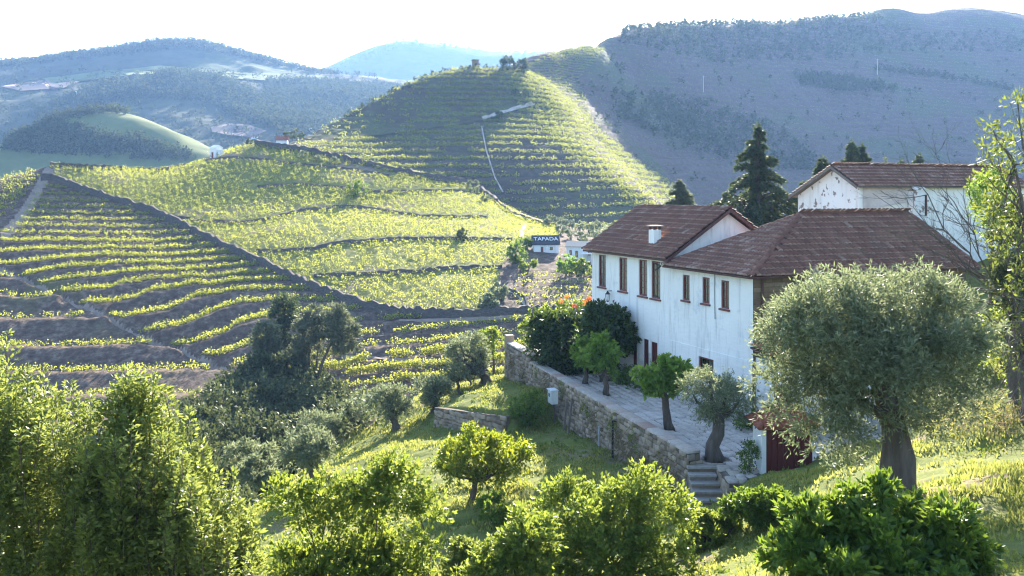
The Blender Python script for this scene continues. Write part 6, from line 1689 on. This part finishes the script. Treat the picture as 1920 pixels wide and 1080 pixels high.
# sign house
c = on_ground(zA, 1001, 474, 120, 200); c[1] += .3
sc = c[1] / F
LH = 47 * sc; hh = 13.5 * sc
root, rf, fr = gable_house('sign_house', 'little white house with white lettering on its dark roof', c, math.radians(3), LH, 3.4, hh + .25, 1.25, 'slate', win=((1.2, 1.6, .0, 1.0, 'door'), (2.7, 3.2, .45, .95, 'window')))
fc = bpy.data.curves.new('lettering', 'FONT'); fc.body = 'TAPADA'; fc.size = 1.25; fc.extrude = .02; fc.align_x = 'CENTER'; fc.align_y = 'CENTER'
fc.materials.append(M['white_paint'])
_t = bpy.data.objects.new('lettering_curve', fc); COL.objects.link(_t)
bpy.context.view_layer.update()
_me = bpy.data.meshes.new_from_object(_t.evaluated_get(bpy.context.evaluated_depsgraph_get()))
bpy.data.objects.remove(_t)
lt = link_mesh('lettering', _me, M['white_paint'], rf)
k = 1.25 / 1.7
ex = nrm(fr(1, 0, 0) - fr(0, 0, 0)); ey = nrm(fr(0, 1, k) - fr(0, 0, 0)); ez = np.cross(ex, ey)
pos = fr(LH / 2, .82, hh + .25 + .82 * k + .20) - wloc(root)
exs = ex * .86
lt.matrix_local = Matrix(((exs[0], ey[0], ez[0], pos[0]), (exs[1], ey[1], ez[1], pos[1]), (exs[2], ey[2], ez[2], pos[2]), (0, 0, 0, 1)))
c = on_ground(zA, 1062, 486, 120, 200)
root, rf, fr = gable_house('farm_cottage', 'white cottage with pale pinkish roof half hidden by the gabled house', c, math.radians(-14), 6.5, 3.2, 2.1, .7, 'pale_tile' if 'pale_tile' in M else 'cap', win=((.5, .9, .7, 1.5, 'window'), (1.5, 1.9, .3, 1.4, 'window'), (3.6, 4.2, .7, 1.4, 'window')))
for k_ in (3.0, 4.4, 5.6): MB().box(fr, k_, k_ + .16, -2.2, -2.05, -2.2, 1.0).build('porch_post', M['white_paint'], root)
MB().box(fr, 2.8, 6.0, -2.3, -.05, 1.0, 1.1).build('porch_roof', M['white_paint'], root)
# white hut on the crest
c = on_ground(zA, 394, 289, 190, 222)
root, rf, fr = gable_house('hut', 'small white hut on the crest at the top of the vine slope', c + np.array((0, 0, .1)), math.radians(-25), 1.6, 2.2, 2.5, .5, 'white_paint', win=((.45, .95, .0, 1.5, 'door'),), ov=.12)
MB().tube([fr(-.9, -.12, 1.7), fr(.4, -.12, .5)], .07, 6).build('stair_rail', M['black_metal'], root)
MB().box(frame_at(fr(1.7, .4, 0), math.radians(-25)), 0, .9, 0, 1.2, -1, 2.0).build('annex', M['clean_white'], root)
# red-roofed hut at the foot of the middle hill
c = P(517, 264, 262); c[2] = max(c[2] - .6, float(tps_B(c[:1], c[1:2])[0]) - .5)
gable_house('hut', 'red-roofed hut at the left foot of the middle hill', c, math.radians(8), 3.2, 2.4, .9, .9, 'tile_red')
# tower
c = on_ground(zB, 891, 129, 300, 345); c[2] -= .3
root = thing('tower', c, 'square brown stone tower on the summit of the middle hill', 'tower'); fr = frame_at(c, math.radians(18))
MB().box(fr, -1.0, 1.0, -1.0, 1.0, -.5, 3.3).build('shaft', M['ashlar'], root)
MB().box(fr, -1.15, 1.15, -1.15, 1.15, 3.3, 3.6).build('cornice', M['ashlar'], root)
MB().box(fr, -.3, .3, -1.06, -.99, 1.2, 2.2).build('window', M['black_metal'], root)
# far houses on the left hills
for (px, py, w_, h_, Y0, Y1, zf, lab, rm) in [(140, 178, 9, 3.2, 1000, 1600, zD, 'white farmhouse on the far left hillside above the wood', 'clean_white'), (462, 146, 9, 3, 1200, 1800, zD, 'white house by the far fields right of the wood', 'clean_white'),
                                               (470, 262, 11, 3.4, 940, 1400, zD, 'white farm with pink roof in the valley behind the vine crest', 'tile_red'), (580, 248, 8, 3, 960, 1400, zD, 'white house low on the far slope right of the valley farm', 'clean_white')]:
    c = on_ground(zf, px, py, Y0 * KD, Y1 * KD, 900)
    gable_house('far_house', lab, c, rng.uniform(-.4, .4), w_ * KD, 4, (h_ + .6) * KD, 1.1, rm)
# fields and bare plot on the far hill
def patch(name, zf, poly, Y0, Y1, mat, n=26, lift=2.0):
    xs = [p[0] for p in poly]; ys = [p[1] for p in poly]
    q = [on_ground(zf, px, py, Y0 * KD, Y1 * KD, 500) for px, py in resample(poly + [poly[0]], 9)[:-1]]
    q = np.array(q); cx = q.mean(0); V = [cx + np.array((0, 0, lift))]
    rings = 7
    for r in range(1, rings + 1):
        p = cx[:2] + (q[:, :2] - cx[:2]) * r / rings; V += list(np.c_[p, zf(p[:, 0], p[:, 1]) + lift])
    m_ = len(q); Fc = [(0, 1 + i, 1 + (i + 1) % m_, 1 + (i + 1) % m_) for i in range(m_)]
    me = bpy.data.meshes.new(name)
    fs = [(0, 1 + i, 1 + (i + 1) % m_) for i in range(m_)] + [(1 + r * m_ + i, 1 + r * m_ + (i + 1) % m_, 1 + (r + 1) * m_ + (i + 1) % m_, 1 + (r + 1) * m_ + i) for r in range(rings - 1) for i in range(m_)]
    me.from_pydata([tuple(v) for v in V], [], fs); me.polygons.foreach_set('use_smooth', np.ones(len(fs), bool)); me.update()
    return tag(link_mesh(name, me, M[mat]), kind='structure')
patch('bare_field', zD, [(395, 243), (430, 236), (465, 238), (500, 250), (470, 262), (420, 256), (398, 252)], 940, 1600, 'farearth')
patch('field', zD, [(80, 150), (170, 140), (300, 126), (420, 136), (560, 148), (640, 150), (560, 158), (430, 150), (330, 138), (180, 150), (100, 160)], 1200, 1900, 'farfield')
patch('field', zD, [(0, 165), (90, 152), (150, 156), (120, 168), (40, 174)], 1200, 1900, 'farearth')
# overhead wires at the right
for i, (p, q) in enumerate([((1795, 313), (1935, 248)), ((1842, 312), (1935, 272))]):
    a, b = P(*p, 75), P(*q, 38); m = MB()
    m.tube([a + (b - a) * t - np.array((0, 0, .35 * math.sin(math.pi * t))) for t in np.linspace(0, 1, 12)], .012, 5)
    tag(m.build('overhead_wire', M['pale_wire']), ('upper', 'lower')[i] + ' overhead wire above the right end of the barn', 'wire')
# pale pylons on the shaded hill
for px, py, h_ in [(1319, 172, 30), (1645, 140, 30)]:
    c = on_ground(zC, px, py, 300, 780); Hh = h_ * c[1] / F
    m = MB().tube([c - np.array((0, 0, .5)), c + np.array((0, 0, Hh))], [.22, .14], 6).tube([c + np.array((-.9, 0, Hh * .93)), c + np.array((.9, 0, Hh * .93))], .07, 5)
    tag(m.build('utility_pole', M['metal']), ('left' if px < 1500 else 'right') + ' pale utility pole standing on the shaded right hill', 'pole')
# ---- grass ---------------------------------------------------------------------------------
n = 460000
x = rng.uniform(-16, 38, n); Y = rng.uniform(13, 70, n)
px, py = 960 + F * x / Y, 0
dens = fbm(x / 1.1, Y / 1.1, 131)
k = (px > -40) & (px < 2700) & (rng.random(n) < np.clip(.50 + 2.4 * dens, .03, 1))
bb = (x - W0[0]) * _wn[0] + (Y - W0[1]) * _wn[1]; aa = (x - W0[0]) * _wd[0] + (Y - W0[1]) * _wd[1]
k &= ~((bb < .06) & (aa > -2.2) & (bb > -14)) & ~((x > 6.2) & (x < 10.9) & (Y > 32.4) & (Y < 35.5))
x, Y = x[k], Y[k]; z = zN(x, Y)
qx, qy = proj(x, Y, z); k = (qy < 1110) & (qy > 640) & (z > -8)
x, Y, z = x[k], Y[k], z[k]
C = np.c_[x, Y, z - .02]; m_ = len(C)
D = np.tile((0, 0, 1.), (m_, 1)) + rng.normal(0, .35, (m_, 3)) * np.array((1, 1, .2))
tall = .16 * (1 + .9 * np.clip(fbm(x / 2.5, Y / 2.5, 133), -.6, .9))
V, Fc = leaf_quads(C, nrm(D), tall, .055, .15, .1)
tag(link_mesh('grass', np_mesh('grass', V, Fc), M['grass']), 'tufted sunlit grass on the bank', kind='stuff')
# broad-leaved weeds in the grass
n = 5200; x = rng.uniform(-14, 22, n); Y = rng.uniform(14, 60, n); z = zN(x, Y); qx, qy = proj(x, Y, z)
bb = (x - W0[0]) * _wn[0] + (Y - W0[1]) * _wn[1]; aa = (x - W0[0]) * _wd[0] + (Y - W0[1]) * _wd[1]
k = (vnoise(x / 1.6, Y / 1.6, 137) > .08) & (qx > -40) & (qx < 1960) & (qy < 1110) & ~((bb < .1) & (aa > -2.2) & (bb > -14)) & (z > -8) & ~((x > 6.2) & (x < 10.9) & (Y > 32.4) & (Y < 35.5))
c = np.c_[x[k], Y[k], z[k] + .04]; idx = np.repeat(np.arange(len(c)), 7); C = c[idx] + rng.normal(0, .08, (len(idx), 3)) * np.array((1, 1, .4))
V, Fc = leaf_quads(C, nrm(rand_unit(len(C)) + np.array((0, 0, .9))), .13, .07, .5)
tag(link_mesh('weeds', np_mesh('weeds', V, Fc), M['weed']), 'broad-leaved weeds among the grass', kind='stuff')
# weeds and dry stalks hanging on the rubble wall
def wall_growth(name, spots, mat, L, label):
    Cs = []
    for (a, z, w_, h_, n) in spots:
        Cs.append(np.array([R(a + rng.normal(0, w_), -.10 - abs(rng.normal(0, .05)), z + rng.normal(0, h_)) for _ in range(n)]))
    C = np.concatenate(Cs)
    V, Fc = leaf_quads(C, nrm(np.tile(RN * .5 + np.array((0, 0, -.5)), (len(C), 1))), L, L * .22, .7)
    tag(link_mesh(name, np_mesh(name, V, Fc), M[mat]), label, kind='stuff')
wall_growth('wall_weeds', [(wall_a(px), z, .2, .22, 70) for px, z in [(1100, -.1), (1108, -.3), (1150, -.2), (1158, .0), (1190, -.1), (1200, -.4), (1232, -.8), (1060, .1), (1010, .1)]], 'weed', .16, 'green weeds hanging on the rubble wall')
wall_growth('dry_wall_stalks', [(wall_a(px), z, .3, .4, 90) for px, z in [(1165, -.7), (1185, -.9), (1215, -.8), (1245, -.7), (1262, -.9), (1272, -.6), (1120, -.5), (1030, -.2), (985, -.3), (965, -.2)]], 'dry', .24, 'dry brown stalks hanging on the rubble wall')
# ================================================================== THE AIR
hz = MB().box(W, -3400, 3400, -2900, 3500, -60, 470).build('haze', None)
tag(hz, 'pale blue summer haze filling the valley', kind='stuff')
_m = bpy.data.materials.new('haze_air'); _m.use_nodes = True
_n, _l = _m.node_tree.nodes, _m.node_tree.links
_n.remove(_n['Principled BSDF'])
_v = _n.new('ShaderNodeVolumePrincipled')
_v.inputs['Color'].default_value = (.30, .53, 1.0, 1)
_v.inputs['Density'].default_value = .00014
_v.inputs['Anisotropy'].default_value = .35
_l.new(_v.outputs[0], _n['Material Output'].inputs['Volume'])
hz.data.materials.append(_m)
hz.display_type = 'WIRE'
